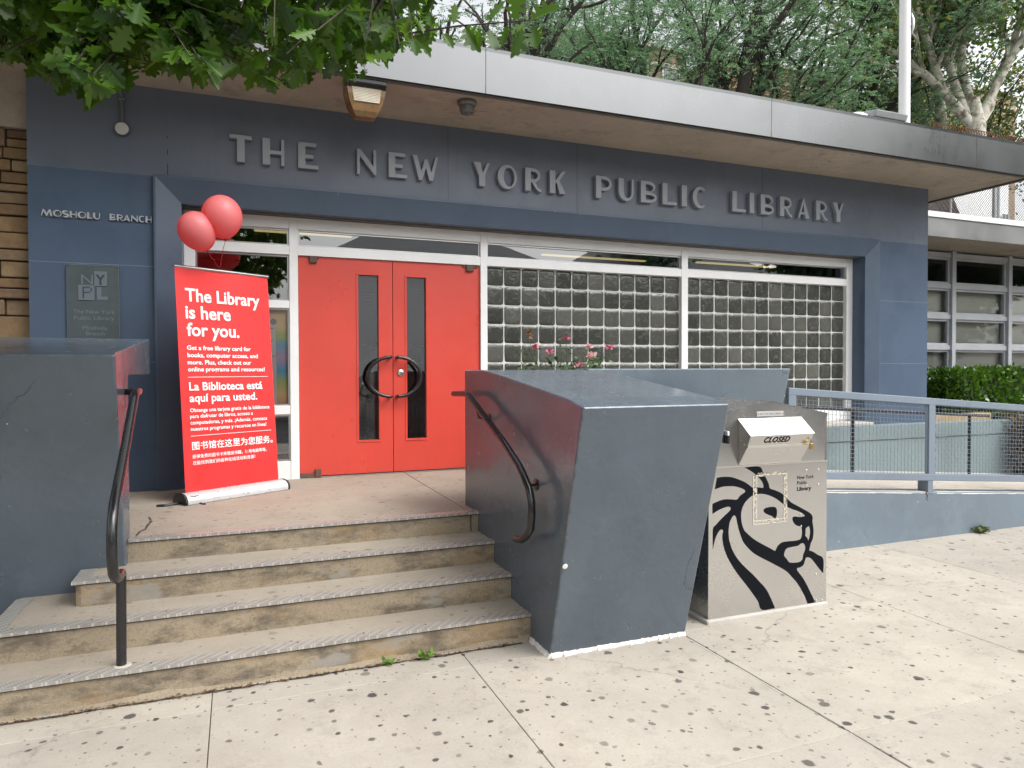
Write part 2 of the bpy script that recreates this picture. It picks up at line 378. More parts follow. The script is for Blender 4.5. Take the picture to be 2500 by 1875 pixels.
def doorred():
    n = NT('door_red_paint'); col = (.6, .064, .044)
    c = n.mix(n.ramp(n.noise(1.4, 5, .65), [(.3, 0), (.7, 1)]), c4(col, .93), c4(col, 1.05))
    c = n.mix(n.ramp(n.noise(1, 5, .7, n.mapc((7, 7, .7))), [(.5, 0), (.75, .2)]), c, (.4, .06, .05))
    sc = n.noise(1, 4, .8, n.mapc((70, 70, 26), (0, R(25), 0))); ar = n.ramp(n.noise(2.4, 4, .65), [(.5, 0), (.64, 1)])
    c = n.mix(n.math('MULTIPLY', n.ramp(sc, [(.66, 0), (.72, .6)]), ar), c, (.72, .3, .26))
    c = n.mix(n.math('MULTIPLY', n.ramp(n.noise(9, 5, .75), [(.6, 0), (.72, .35)]), ar), c, (.25, .04, .035))
    n.set(col=c, spec=.5, rough=n.n('MapRange', {0: n.noise(3, 4, .6), 1: .3, 2: .7, 3: .26, 4: .42}).outputs[0], normal=n.bump(n.noise(5, 4, .5), .05, .01)); return n.mat
MT['red'] = doorred()
MT['white'] = pmat('white_aluminium', (.8, .81, .81), .38, .05, 3, .02, 60, spec=.5, fine=.04)
MT['alu'] = plain('mill_aluminium', (.5, .5, .5), .35, 1)
MT['black'] = pmat('black_enamel', (.012, .012, .014), .2, .2, 9, .18, 70, .002, spec=.6)
MT['blackplastic'] = plain('black_plastic', (.015, .015, .016), .4)
MT['glass'] = glassmat('window_glass', ior=2.6)
MT['wingglass'] = glassmat('wing_glass', (.82, .84, .8), 1.5, .03)
MT['letters'] = pmat('letter_paint', (.31, .34, .38), .4, .08, 3, .06, 90)
MT['green_paint'] = paint('green_grey_paint', (.19, .245, .255), .5, .12)
MT['wingframe'] = pmat('wing_frame_paint', (.42, .44, .47), .45, .1, 3, .03)
MT['doorglass'] = glassmat('door_glass', ior=3.8, bump=.012)
MT['clearglass'] = glassmat('sidelight_glass', (.97, .97, .96), 1.45)
MT['flatblack'] = plain('black_vinyl', (.006, .006, .008), .55, spec=.25)
MT['wingsteel'] = steelmat('wing_fascia_steel', (.5, .5, .5), .36, True, .06, None, .15, .02, .02)
MT['dark'] = plain('dark_interior', (.03, .027, .024), .8)
MT['inwall'] = pmat('interior_wall', (.14, .12, .095), .8, .1)
MT['sheetwhite'] = plain('paper_white', (.72, .72, .7), .7)

# ---------------------------------------------------------------- ground
def ground():
    m = MB(); m.add([(-150, -60, -.02), (150, -60, -.02), (150, 150, -.02), (-150, 150, -.02)], [(0, 1, 2, 3)])
    tag(m.build('ground', concrete('ground_earth', (.16, .14, .1), stain=.4)), None, None, kind='structure')
    m = MB(); m.add([(-120, -10.5, -.012), (120, -10.5, -.012), (120, -2.6, -.012), (-120, -2.6, -.012)], [(0, 1, 2, 3)])
    tag(m.build('road', MT['asphalt']), None, None, kind='structure')
    # sidewalk slabs: separate rectangles with real gaps over the dirt
    xs = [-40, -12, -8.6, -5.4, -2.6, -.13, 1.215, 2.585, 4.23, 5.63, 7.0, 8.4, 10, 11.6, 13.2, 16, 20, 26, 40]
    ys = [-2.4, -1.0, .7, 2.365, 3.69, 5.2]
    m = MB(); g = .0019
    for i in range(len(xs)-1):
        for j in range(len(ys)-1):
            x0, x1 = xs[i]+g, xs[i+1]-g
            if abs(xs[i]-2.585) < .01: x0 += .007
            y1 = ys[j+1]-(g if j < len(ys)-2 else 0)
            m.box(x0, x1, ys[j]+g*.6, y1, -.1, 0.0)
    o = m.build('pavement', MT['walk'], bevel=.0025, seg=1); tag(o, None, None, kind='structure')
    m = MB(); m.box(-60, 60, -2.6, -2.4, -.2, .003)
    tag(m.build('kerb', concrete('kerb_concrete', (.4, .38, .34)), bevel=.02), None, None, kind='structure')
    m = MB(); m.box(-60, 60, -12.2, -10.5, -.1, .11)
    tag(m.build('far_pavement', concrete('far_sidewalk', (.4, .38, .34))), None, None, kind='structure')
    # pale sealant along the joint that runs from the right pier to the street, and along the pier foot
    m = MB(); pts = [(2.56+.012*math.sin(i*1.7)+.005*random.uniform(-1, 1), -1+4.62*i/60) for i in range(61)]
    for i in range(60):
        a, b = pts[i], pts[i+1]; wd = -.001+.006*random.random()
        m.add([(2.577-wd, a[1], .004), (2.577, a[1], .004), (2.577, b[1], .004), (2.577-wd, b[1], .004)], [(0, 1, 2, 3)])
    tag(m.build('joint_sealant', MT['caulk']), None, None, kind='structure')
ground()

# ---------------------------------------------------------------- library building
FY, GY = 6.9, 7.148          # wall face, glazing plane
SZ = 4.15                    # soffit height
B = thing('library_building', 'single storey slate blue library with flat steel edged canopy and red double doors', 'library', (3.7, FY, 0))
def building():
    W = MT['wall']
    # front wall round the opening x -.441..7.755, z ..3.155
    m = MB(); y1 = 7.28
    m.box(-1.6, -.441, FY, y1, .3, SZ+.1); m.box(7.755, 8.92, FY, y1, .3, SZ+.1); m.box(-.441, 7.755, FY, y1, 3.155, SZ+.1)
    m.box(8.72, 8.918, y1, 12, .3, SZ+.05)
    m.build('wall', W, B)
    # fine control joints / old cracks in the wall (dark slots)
    for a, b in ((3.72, 3.74), (3.575, 3.62), (3.40, 3.50), (3.82, 3.825)): MB().box(-.552, -.545, FY-.002, FY+.01, a, b).build('wall_crack', MT['joint'], B)
    sp_ = plain('seam_paint', (.16, .2, .26), .5)
    for x0, x1 in ((-1.6, -.66), (8.0, 8.92)):
        for z in (2.583, 1.741): MB().box(x0, x1, FY-.0015, FY+.01, z-.003, z+.003).build('wall_seam', sp_, B)
    for x in (2.03, 3.5, 6.05): MB().box(x-.0015, x+.0015, FY-.001, FY+.01, 3.39, 4.14).build('wall_seam', MT['joint'], B)
    # bevelled surround with mitred corners
    S = MT['surround']; m = MB()
    prof = [(0, 0), (0, -.055), (.018, -.055), (.219, -.002)]   # (offset inward, y)
    def ringpt(o, y, k):  # bottom-left, top-left, top-right, bottom-right
        return [(-.66+o, FY+y, .45), (-.66+o, FY+y, 3.385-o*1.05), (7.974-o, FY+y, 3.385-o*1.05), (7.974-o, FY+y, .45)][k]
    for i in range(3):
        for k in range(3):
            a, b = prof[i], prof[i+1]
            m.add([ringpt(*a, k), ringpt(*a, k+1), ringpt(*b, k+1), ringpt(*b, k)], [(0, 1, 2, 3)])
    m.build('door_surround', S, B)
    # stone wall on the far left, concrete lintel over it
    m = MB(); m.box(-9, -1.6, 7.06, 7.3, 0, 3.7)
    m.build('stone_backing', MT['joint'], B)
    st = NT('ledge_stone'); rnd = st.n('NewGeometry').outputs['Random Per Island']
    c = st.ramp(rnd, [(0, (.23, .15, .085)), (.3, (.30, .205, .115)), (.6, (.26, .19, .125)), (.8, (.2, .12, .085)), (1, (.34, .25, .15))])
    c = st.mix(st.ramp(st.noise(7, 6, .7), [(.3, 0), (.7, 1)]), st.mix(1, c, (.62, .6, .58), 'MULTIPLY'), c)
    st.set(col=c, rough=.9, spec=.2, normal=st.bump(st.noise(18, 6, .65), .6, .02))
    m = MB(); z = .5
    while z < 3.68:
        h = random.choice([.07, .1, .1, .14, .18, .22]); h = min(h, 3.7-z); x = -1.6-.006
        while x > -5.5:
            l = random.uniform(.13, .36)*(.7+h*2)
            if h > .15 and random.random() < .35:
                for q in (0, 1): m.box(x-l, x-.009, 7.0+random.uniform(0, .035), 7.1, z+.006+q*h/2, z+h/2*(q+1)-.006)
            else: m.box(x-l, x-.009, 7.0+random.uniform(-.005, .035), 7.1, z+.006, z+h-.006)
            x -= l
        z += h
    m.build('stone_facing', st.mat, B, bevel=.008, seg=2)
    m = MB(); m.box(-9, -1.602, 6.98, 7.3, 3.7, SZ+.1)
    m.build('lintel', MT['soffit'], B)
    # canopy slab with steel fascia panels and drip
    m = MB(); m.box(-9, 9.62, 5.965, 13, SZ, SZ+.33)
    can = m.build('canopy', MT['soffit'], B)
    m = MB(); m.box(-9, 9.6, 5.97, 13, SZ+.33, SZ+.36)
    m.build('roof', pmat('roof_membrane', (.45, .45, .44), .9, .15), B)
    xs = [-7.42, -4.25, -1.075, 2.1, 5.32, 8.5, 9.66]
    for i in range(6):
        m = MB(); x0, x1 = xs[i]+.003, xs[i+1]-.003
        pr = [(5.965, SZ-.012), (5.937, SZ-.012), (5.931, SZ+.36), (5.928, SZ+.392), (5.965, SZ+.394)]
        n = 6
        for k in range(n):   # slightly oil-canned sheet
            a, b = x0+(x1-x0)*k/n, x0+(x1-x0)*(k+1)/n
            m.prism(pr, a, b, 'x')
        m.build('fascia_panel', MT['fascia'], can)
    m = MB(); m.box(9.635, 9.66, 5.965, 13, SZ-.012, SZ+.394)
    m.build('fascia_panel', MT['fascia'], can)
    m = MB(); m.box(-7.42, 9.6, 5.966, 6.01, SZ-.022, SZ+.001); m.box(9.58, 9.634, 6.011, 13, SZ-.022, SZ+.001)
    m.build('drip_edge', pmat('drip_metal', (.1, .095, .09), .6, .2), can)
    for x in xs[1:-1]: MB().box(x-.004, x+.004, 5.936, 5.96, SZ-.01, SZ+.385).build('fascia_joint', MT['joint'], can)
    # base wall and ledge below the glazing right of the landing
    m = MB(); m.box(2.53, 10.45, 6.72, 6.9-.003, 0, .93); m.box(2.53, 7.753, 6.9-.003, 7.1, 0, .925)
    m.build('base_wall', MT['green_paint'], B, bevel=.006)
    m = MB(); m.box(2.55, 7.752, 6.735, 7.13, .931, .972)
    m.build('ledge', concrete('ledge_concrete', (.5, .48, .44)), B, bevel=.008)
    m = MB(); m.box(2.535, 10.44, 6.712, 6.721, .735, .742)
    m.build('base_wall_joint', MT['joint'], B)
    # ---- white storefront framing
    Wm = MT['white']; m = MB(); f0, f1 = GY-.05, GY+.06
    for a, b, z0 in ((-.4405, -.345, .6), (.486, .568, .6), (2.445, 2.522, .6), (5.009, 5.1, .98), (7.648, 7.7545, .98)):
        m.box(a, b, f0, f1, z0, 3.147)
    F0 = f0+.004   # horizontals sit a hair behind the posts
    bays = [(-.345, .486), (.568, 2.445), (2.522, 5.009), (5.1, 7.648)]
    for a, b in bays:
        m.box(a, b, F0, f1, 3.037, 3.147); m.box(a, b, F0-.002, f1, 2.786, 2.876)
    a, b = bays[0]
    m.box(a, b, F0, f1, 2.268, 2.342); m.box(a, b, F0, f1, 1.238, 1.323); m.box(a, b, F0, f1, .6, .781)
    for a, b in bays[2:]: m.box(a, b, F0, f1, .975, 1.118)
    m.build('window_frame', Wm, B, bevel=.003, seg=1)
    # soffit of the opening: dark joint and packing between lintel and frame
    m = MB(); m.box(-.43, 7.74, 7.0, 7.11, 3.1475, 3.156)
    m.build('head_packing', pmat('old_sealant', (.12, .105, .095), .9, .3, 9), B)
    # panes with mill aluminium beads
    def pane(x0, x1, z0, z1, mat=MT['glass'], bead=True, y=GY):
        m = MB(); m.add([(x0, y, z0), (x1, y, z0), (x1, y, z1), (x0, y, z1)], [(0, 1, 2, 3)])
        o = m.build('pane', mat, B)
        if bead:
            m = MB(); t = .016
            m.box(x0, x1, y-.022, y+.01, z1-t, z1); m.box(x0, x1, y-.022, y+.01, z0, z0+t)
            m.box(x0, x0+t, y-.02, y+.012, z0+t, z1-t); m.box(x1-t, x1, y-.02, y+.012, z0+t, z1-t)
            m.build('glazing_bead', MT['alu'], o)
        return o
    for a, b in bays: pane(a, b, 2.876, 3.037)
    a, b = bays[0]
    pane(a, b, 2.342, 2.784); p3 = pane(a, b, 1.323, 2.268, MT['clearglass']); pane(a, b, .781, 1.238)
    # ---- glass blocks
    gb = NT('glass_block'); rnd = gb.n('NewGeometry').outputs['Random Per Island']
    wv = gb.noise(14, 3, .5, dist=1.6)
    c = gb.mix(gb.math('POWER', rnd, 1.7), (.04, .043, .037), (.105, .108, .094)); c = gb.mix(gb.ramp(wv, [(.54, 0), (.7, .5)]), c, (.14, .145, .13))
    gb.set(col=c, rough=.1, spec=.5, normal=gb.bump(wv, .15, .03))
    for (x0, x1), yy in ((bays[2], GY), (bays[3], GY)):
        m = MB(); nc, nr = 12, 8; pw, ph = (x1-x0)/nc, .2085
        for i in range(nc):
            for j in range(nr):
                cx, cz = x0+pw*(i+.5), 2.786-ph*(j+.5); tx, tz = random.gauss(0, .012), random.gauss(0, .012)
                vs = []; N_ = 20
                for (h, d) in ((.0985, .002), (.096, -.0005), (.065, -.0015)):
                    for k in range(N_):
                        t = 2*math.pi*k/N_; e = .24 if h > .08 else .5
                        u = math.copysign(abs(math.cos(t))**e, math.cos(t))*h*(pw/.2085); v = math.copysign(abs(math.sin(t))**e, math.sin(t))*h
                        vs.append((cx+u, yy+d+tx*u+tz*v, cz+v))
                vs.append((cx, yy-.002, cz))
                fs = [(r*N_+k, r*N_+(k+1) % N_, (r+1)*N_+(k+1) % N_, (r+1)*N_+k) for r in (0, 1) for k in range(N_)]
                fs += [(2*N_+k, 2*N_+(k+1) % N_, 3*N_) for k in range(N_)]
                m.add(vs, fs)
        o = m.build('glass_block_panel', gb.mat, B, smooth=60)
        m = MB(); m.box(x0+.001, x1-.001, yy+.004, yy+.05, 1.1185, 2.7855)
        m.build('mortar', pmat('block_mortar', (.58, .58, .56), .6, .2, 6), o)
    # ---- doors
    def door(x0, x1, sx0, sx1, left):
        y0, y1 = GY-.02, GY+.03; z0, z1 = .622, 2.782; s0, s1 = .955, 2.627
        m = MB()
        m.box(x0, sx0, y0, y1, z0, z1); m.box(sx1, x1, y0, y1, z0, z1); m.box(sx0, sx1, y0, y1, z0, s0); m.box(sx0, sx1, y0, y1, s1, z1)
        d = m.build('door', MT['red'], B)
        m = MB(); t = .022
        for a, b, c_, e in ((sx0-t, sx1+t, s1, s1+t), (sx0-t, sx1+t, s0-t, s0), (sx0-t, sx0, s0, s1), (sx1, sx1+t, s0, s1)): m.box(a, b, y0-.006, y0+.02, c_, e)
        m.build('vision_frame', MT['red'], d, bevel=.003, seg=1)
        m = MB(); m.add([(sx0, GY+.012, s0), (sx1, GY+.012, s0), (sx1, GY+.012, s1), (sx0, GY+.012, s1)], [(0, 1, 2, 3)])
        m.build('vision_pane', MT['doorglass'], d)
        # half-ring pull handle
        xe = x1-.035 if left else x0+.035; sg = -1 if left else 1
        cz = 1.597
        pts = [(xe, y0, cz+.19), (xe, y0-.05, cz+.19)]
        arc = [(xe+sg*.235*math.sin(math.pi*k/16), y0-.075, cz+.2*math.cos(math.pi*k/16)) for k in range(17)]
        m = MB(); m.tube(arc, .0175, 12); m.tube([(xe, y0+.005, cz+.2), (xe, y0-.075, cz+.2)], .0175, 12); m.tube([(xe, y0+.005, cz-.2), (xe, y0-.075, cz-.2)], .0175, 12)
        m.build('handle', MT['black'], d, smooth=50)
        hx = x0+.02 if left else x1-.02
        m = MB()
        if left:
            m.box(x0+.105, x0+.175, y0-.03, y0+.005, 2.72, 2.79); m.box(x0+.09, x0+.19, y0-.012, y0+.003, 2.755, 2.783)
            rp = MT.setdefault('pivotm', pmat('rusty_pivot', (.12, .06, .045), .6, .3, 20)); m.build('pivot', rp, d, bevel=.004, seg=1); m = MB(); m.box(x0+.0, x0+.14, y0-.02, y0+.004, .607, .655); m.box(x0+.14, x0+.2, y0-.03, y0+.004, .607, .69)
        else:
            m.box(x1-.15, x1-.07, y0-.03, y0+.005, 2.715, 2.785); m.box(x1-.19, x1-.02, y0-.012, y0+.003, 2.755, 2.783)
            m.build('pivot', MT['pivotm'], d, bevel=.004, seg=1); m = MB(); m.box(x1-.05, x1-.005, y0-.03, y0+.004, .66, .75)
        m.build('pivot', MT['pivotm'], d, bevel=.004, seg=1)
        if not left:
            m = MB(); m.lathe([(.033, -.002), (.033, .012), (.02, .02), (.012, .02)], (x0+.075, y0, 1.64), (0, -1, 0), 16)
            m.build('lock', plain('steel_lock', (.7, .7, .68), .25, 1), d, smooth=40)
        return d
    door(.574, 1.4965, 1.150, 1.352, True); door(1.5035, 2.438, 1.647, 1.848, False)
    m = MB(); m.box(.57, 2.444, GY-.035, GY+.08, .6, .615)
    m.build('threshold', MT['alu'], B)
    # ---- interior: dark room
    m = MB()
    m.box(-1.5, 8.7, 12.2, 12.3, .6, SZ); m.box(-1.62, -1.5, 7.3, 12.3, .6, SZ); m.box(8.6, 8.7, 7.3, 12.3, .6, SZ)
    m.build('interior_wall', MT['inwall'], B)
    m = MB(); m.box(-1.6, 8.7, 7.2, 12.3, .5, .598)
    m.build('interior_floor', pmat('interior_floor', (.09, .08, .07), .4, .15), B)
    m = MB(); m.box(-1.6, 8.7, 7.29, 12.3, 3.45, 3.5)
    m.build('interior_ceiling', MT['inwall'], B)
    # ---- right wing, set back
    WY = 8.6
    m = MB(); m.box(8.92, 24, WY, WY+.25, 0, 1.47); m.box(8.92, 24, WY, WY+.25, 3.72, 3.8)
    m.build('wing_wall', MT['green_paint'], B)
    m = MB(); m.box(8.92, 24, 7.67, 13, 3.73, 3.95); wc = m.build('wing_canopy', MT['soffit'], B)
    m = MB(); m.prism([(7.67, 3.712), (7.632, 3.712), (7.622, 4.0), (7.67, 4.0)], 9.2, 24, 'x')
    m.build('wing_fascia', MT['wingsteel'], wc)
    m = MB(); m.prism([(7.67, 4.001), (7.6, 4.001), (7.6, 4.085), (7.9, 4.09), (7.9, 4.001)], 9.15, 24, 'x')
    m.build('wing_coping', pmat('sky_white_coping', (.78, .78, .76), .4, .05), wc)  # stainless edge; its bright sky reflection is put in as white colour
    FM = MT['wingframe']; m = MB(); zr = [1.52, 2.055, 2.59, 3.12, 3.66]; xm = [8.94, 10.19, 11.66, 13.13, 14.6, 16.07, 17.54, 19.0]
    for x in xm: m.box(x-.045, x+.045, WY-.09, WY+.03, 1.47, 3.72)
    for z in zr: m.box(8.92, 19.1, WY-.06, WY+.03, z-.05, z+.03)
    m.box(8.92, 19.1, WY-.1, WY+.03, 1.42, 1.47)
    for i in range(len(xm)-1):
        for j in range(4):
            a, b, c_, e = xm[i]+.045, xm[i+1]-.045, zr[j]+.03, zr[j+1]-.05; t = .038
            m.box(a, b, WY-.03, WY+.02, c_, c_+t); m.box(a, b, WY-.03, WY+.02, e-t, e); m.box(a, a+t, WY-.032, WY+.02, c_+t, e-t); m.box(b-t, b, WY-.032, WY+.02, c_+t, e-t)
    m.build('wing_window_frame', FM, B)
    for i in range(1, 6):
        for j in range(4):
            m = MB(); m.add([(xm[i]+.05, WY, zr[j]+.03), (xm[i+1]-.05, WY, zr[j]+.03), (xm[i+1]-.05, WY, zr[j+1]-.05), (xm[i]+.05, WY, zr[j+1]-.05)], [(0, 1, 2, 3)])
            m.build('wing_pane', MT['wingglass'], B)
    m = MB(); m.box(9, 19, WY+.12, WY+.14, 1.4, 3.16)      # lowered roller blinds behind the glass
    m.build('blind', pmat('blind_cloth', (.78, .78, .75), .9, .02, 1.5), B)
    m = MB(); m.box(9, 19, WY+.6, WY+.65, 1.4, 3.9); m.build('wing_interior', MT['dark'], B)
building()

def bookcase(x, y, label):
    t = thing('bookcase', label, 'bookcase', (x, y, .6))
    m = MB(); wd = 1.6
    m.box(x, x+.03, y, y+.3, .6, 2.0); m.box(x+wd, x+wd+.03, y, y+.3, .6, 2.0); m.box(x, x+wd, y+.27, y+.3, .6, 2.0)
    m.build('case', pmat('case_wood', (.2, .13, .07), .5), t)
    bk = NT('book_spines'); rnd = bk.n('NewGeometry').outputs['Random Per Island']
    bk.set(col=bk.ramp(rnd, [(0, (.3, .05, .04)), (.25, (.05, .1, .2)), (.5, (.35, .28, .15)), (.75, (.06, .15, .07)), (1, (.4, .4, .36))]), rough=.6)
    for z in (.62, 1.0, 1.38, 1.75):
        m = MB(); m.box(x+.031, x+wd-.001, y+.02, y+.27, z, z+.02); m.build('shelf', pmat('shelf_wood', (.22, .15, .08), .5), t)
        m = MB(); px = x+.05
        while px < x+wd-.1:
            b = random.uniform(.02, .05)
            if random.random() < .85: m.box(px, px+b-.002, y+.04, y+.24, z+.021, z+.02+random.uniform(.18, .29))
            px += b
        m.build('books', bk.mat, t)
bookcase(1.1, 9.3, 'wooden bookcase of books dimly seen through the door glass')
def strip(x, y, ln, label):
    t = thing('ceiling_light', label, 'ceiling light', (x, y, 3.4), 'strip lights on the ceiling inside')
    m = MB(); m.box(x, x+ln, y, y+.12, 3.38, 3.448); m.build('fixture', MT['white'], t)
    e = plain('tube_light', (.8, .7, .45), .5); e.node_tree.nodes['Principled BSDF'].inputs['Emission Color'].default_value = (1, .75, .35, 1); e.node_tree.nodes['Principled BSDF'].inputs['Emission Strength'].default_value = .35
    m = MB(); m.box(x+.02, x+ln-.02, y+.02, y+.1, 3.365, 3.379); m.build('diffuser', e, t)
strip(.2, 9.0, 1.2, 'warm strip light inside behind the left sidelight')
strip(4.2, 9.4, 1.8, 'warm strip light inside behind the glass over the first glass block panel')
strip(6.8, 9.2, 1.6, 'warm strip light inside behind the glass over the second glass block panel')

# ---------------------------------------------------------------- sign letters
def arc(cx, cy, rx, ry, a0, a1, n=14):
    return [(cx+rx*math.cos(R(a0+(a1-a0)*i/n)), cy+ry*math.sin(R(a0+(a1-a0)*i/n))) for i in range(n+1)]
def letter(ch, w, t=.24, v=.1, h=.13):
    """deco letter in a box w wide and 1 high; t thick stem, v thin stem, h bar height"""
    if ch == 'T':
        c = w/2; return [[(0, 1), (0, 1-h), (c-t/2, 1-h), (c-t/2, 0), (c+t/2, 0), (c+t/2, 1-h), (w, 1-h), (w, 1)]]
    if ch == 'H': return [[(0, 0), (t, 0), (t, .42), (w-v, .42), (w-v, 0), (w, 0), (w, 1), (w-v, 1), (w-v, .42+h), (t, .42+h), (t, 1), (0, 1)]]
    if ch == 'E': return [[(0, 0), (w, 0), (w, h), (t, h), (t, .4), (w*.75, .4), (w*.75, .4+h), (t, .4+h), (t, 1-h), (w*.9, 1-h), (w*.9, 1), (0, 1)]]
    if ch == 'N': return [[(0, 0), (v, 0), (v, .72), (w-v*.6, 0), (w, 0), (w, 1), (w-v, 1), (w-v, .34), (v*1.15, 1), (0, 1)]]
    if ch == 'W': return [[(w*.24, 0), (w*.38, 0), (w*.52, .52), (w*.65, 0), (w*.79, 0), (w, 1), (w*.9, 1), (w*.735, .34), (w*.58, .86), (w*.47, .86), (w*.34, .36), (w*.17, 1), (0, 1)]]
    if ch == 'M': return [[(0, 0), (v, 0), (w*.22, .7), (w*.48, 0), (w*.55, 0), (w*.76, .66), (w*.84, 0), (w, 0), (w*.86, 1), (w*.72, 1), (w*.52, .36), (w*.28, 1), (w*.17, 1)]]
    if ch == 'Y':
        c = w*.52; return [[(c-t/2, 0), (c+t/2, 0), (c+t/2, .46), (w, 1), (w-v*1.15, 1), (c+t*.12, .56), (t*1.12, 1), (0, 1), (c-t/2, .42)]]
    if ch == 'K': return [[(0, 0), (t, 0), (t, .42), (t*1.25, .5), (w-t*1.1, 0), (w, 0), (t*1.75, .58), (w*.98, 1), (w*.98-v*1.5, 1), (t, .56), (t, 1), (0, 1)]]
    if ch == 'L': return [[(0, 0), (w, 0), (w, h), (t, h), (t, 1), (0, 1)]]
    if ch == 'I': return [[(0, 0), (w, 0), (w, 1), (0, 1)]]
    if ch == 'A': return [[(0, 0), (v, 0), (w*.24, .2), (w*.60, .2), (w-t, 0), (w, 0), (w*.52, 1.02), (w*.44, 1.02)], [(w*.275, .2+h*.8), (w*.46, .74), (w*.555, .2+h*.8)]]
    if ch == 'O': return [arc(w/2, .5, w/2, .52, 0, 360, 36)[:-1], arc(w/2+(t-v)/2, .5, w/2-(t+v)/2, .52-h*.8, 0, 360, 36)[:-1]]
    if ch == 'C': return [arc(w*.52, .5, w*.52, .52, 48, 312, 26)+arc(w*.56+(t-v)/4, .5, w*.52-(t+v)*.42, .52-h*.9, 306, 54, 26)]
    if ch == 'U':
        r = w/2; return [[(0, 1), (0, .42)]+arc(r, .42, r, .44, 180, 360, 18)+[(w, 1), (w-v, 1), (w-v, .42)]+arc((t+w-v)/2, .42, (w-v-t)/2, .44-h, 360, 180, 18)+[(t, 1)]]
    if ch == 'P':
        m, b = .34, w*.5; return [[(0, 0), (t, 0), (t, m)]+arc(b, (m+1)/2, w-b, (1-m)/2, -90, 90, 16)+[(0, 1)], [(t, m+h)]+arc(b, (m+1)/2, w-b-v, (1-m)/2-h, -90, 90, 16)+[(t, 1-h)]]
    if ch == 'R':
        m, b = .38, w*.46; bowl = [p for p in arc(b, (m+1)/2, w*.93-b, (1-m)/2, -90, 90, 18) if p[0] > w*.62 or p[1] > .6]
        return [[(0, 0), (t, 0), (t, m), (w*.42, m), (w*.62, .16), (w*.8, .02), (w, -.02), (w, .09), (w*.86, .12), (w*.74, .22), (w*.62, m+.035)]+bowl+[(0, 1)],
                [(t, m+h)]+arc(b, (m+1)/2, w*.93-b-v, (1-m)/2-h, -90, 90, 16)+[(t, 1-h)]]
    if ch == 'B':
        m, b = .5, w*.5
        return [[(0, 0)]+arc(b, m/2, w-b, m/2, -90, 88, 14)+arc(b-.02, (m+1)/2, w*.93-b, (1-m)/2, -86, 90, 14)+[(0, 1)],
                [(t, h)]+arc(b, m/2, w-b-v, m/2-h, -90, 90, 12)+[(t, m-h)],
                [(t, m+h*.25)]+arc(b-.02, (m+h*.25+1-h)/2, w*.93-b-v, (1-h-m-h*.25)/2, -90, 90, 12)+[(t, 1-h)]]
    if ch == 'S':
        cl = arc(w*.5, .74, w*.42, .22, 35, 210, 10)+arc(w*.5, .27, w*.42, .23, 30, -150, 12)
        o, i = [], []
        for k, p in enumerate(cl):
            a, b = cl[max(0, k-1)], cl[min(len(cl)-1, k+1)]; d = np.array(b)-np.array(a); d = d/np.linalg.norm(d); q = (-d[1], d[0]); s = .07+.07*math.sin(math.pi*k/(len(cl)-1))
            o.append((p[0]+q[0]*s, p[1]+q[1]*s)); i.append((p[0]-q[0]*s, p[1]-q[1]*s))
        return [o+i[::-1]]
    raise KeyError(ch)
def sign(name, label, spec, z0, z1, depth, mats, t=.27, v=.11, h=.135, base=None):
    H = z1-z0; root = thing(name, label, 'sign', (spec[0][1], FY, z0))
    if base: base(root)
    for ch, x0, x1 in spec:
        lw = (x1-x0)/H
        vs, fs = shape_mesh(letter(ch, lw, t=min(t, lw*.45) if ch != 'I' else lw, v=v, h=h), depth/H)
        m = MB(); place(m, vs, fs, (x0, FY-.004-depth/2, z0), (1, 0, 0), (0, 0, 1), (0, -1, 0), 1*H, 1*H)
        m.v = [(a[0], FY-.004-depth/2+(a[1]-(FY-.004-depth/2))*H, a[2]) for a in m.v]
        m.build('letter', mats, root)
    return root
big = [('T', -.037, .151), ('H', .244, .434), ('E', .558, .741), ('N', 1.103, 1.288), ('E', 1.41, 1.594), ('W', 1.651, 1.91), ('Y', 2.289, 2.464), ('O', 2.552, 2.766), ('R', 2.862, 3.048), ('K', 3.147, 3.335),
       ('P', 3.707, 3.902), ('U', 3.992, 4.186), ('B', 4.28, 4.49), ('L', 4.568, 4.765), ('I', 4.83, 4.9), ('C', 4.984, 5.181), ('L', 5.552, 5.753), ('I', 5.811, 5.877), ('B', 5.979, 6.183), ('R', 6.278, 6.47), ('A', 6.564, 6.747), ('R', 6.858, 7.043), ('Y', 7.135, 7.319)]
sign('wall_lettering', 'row of large raised grey capital letters spelling five words above the entrance', big, 3.565, 3.806, .05, MT['letters'])
xs0 = -1.505; small = []; sm = plain('small_letter_paint', (.4, .43, .46), .4)
for ch, wd, gp in (('M', .08, .006), ('O', .062, .006), ('S', .045, .008), ('H', .05, .008), ('O', .062, .008), ('L', .038, .007), ('U', .05, .073), ('B', .046, .008), ('R', .047, .004), ('A', .053, .006), ('N', .05, .008), ('C', .047, .007), ('H', .047, 0)):
    small.append((ch, xs0, xs0+wd)); xs0 += wd+gp
def backing(root):
    m = MB(); m.box(-1.49, -1.125, FY-.003, FY+.004, 2.958, 3.008); m.build('backing_strip', plain('letter_backing', (.1, .13, .17), .5), root)
sign('wall_lettering', 'two small light grey words above the plaque on the blue wall', small, 2.963, 3.017, .014, sm, t=.25, v=.12, h=.16, base=backing)

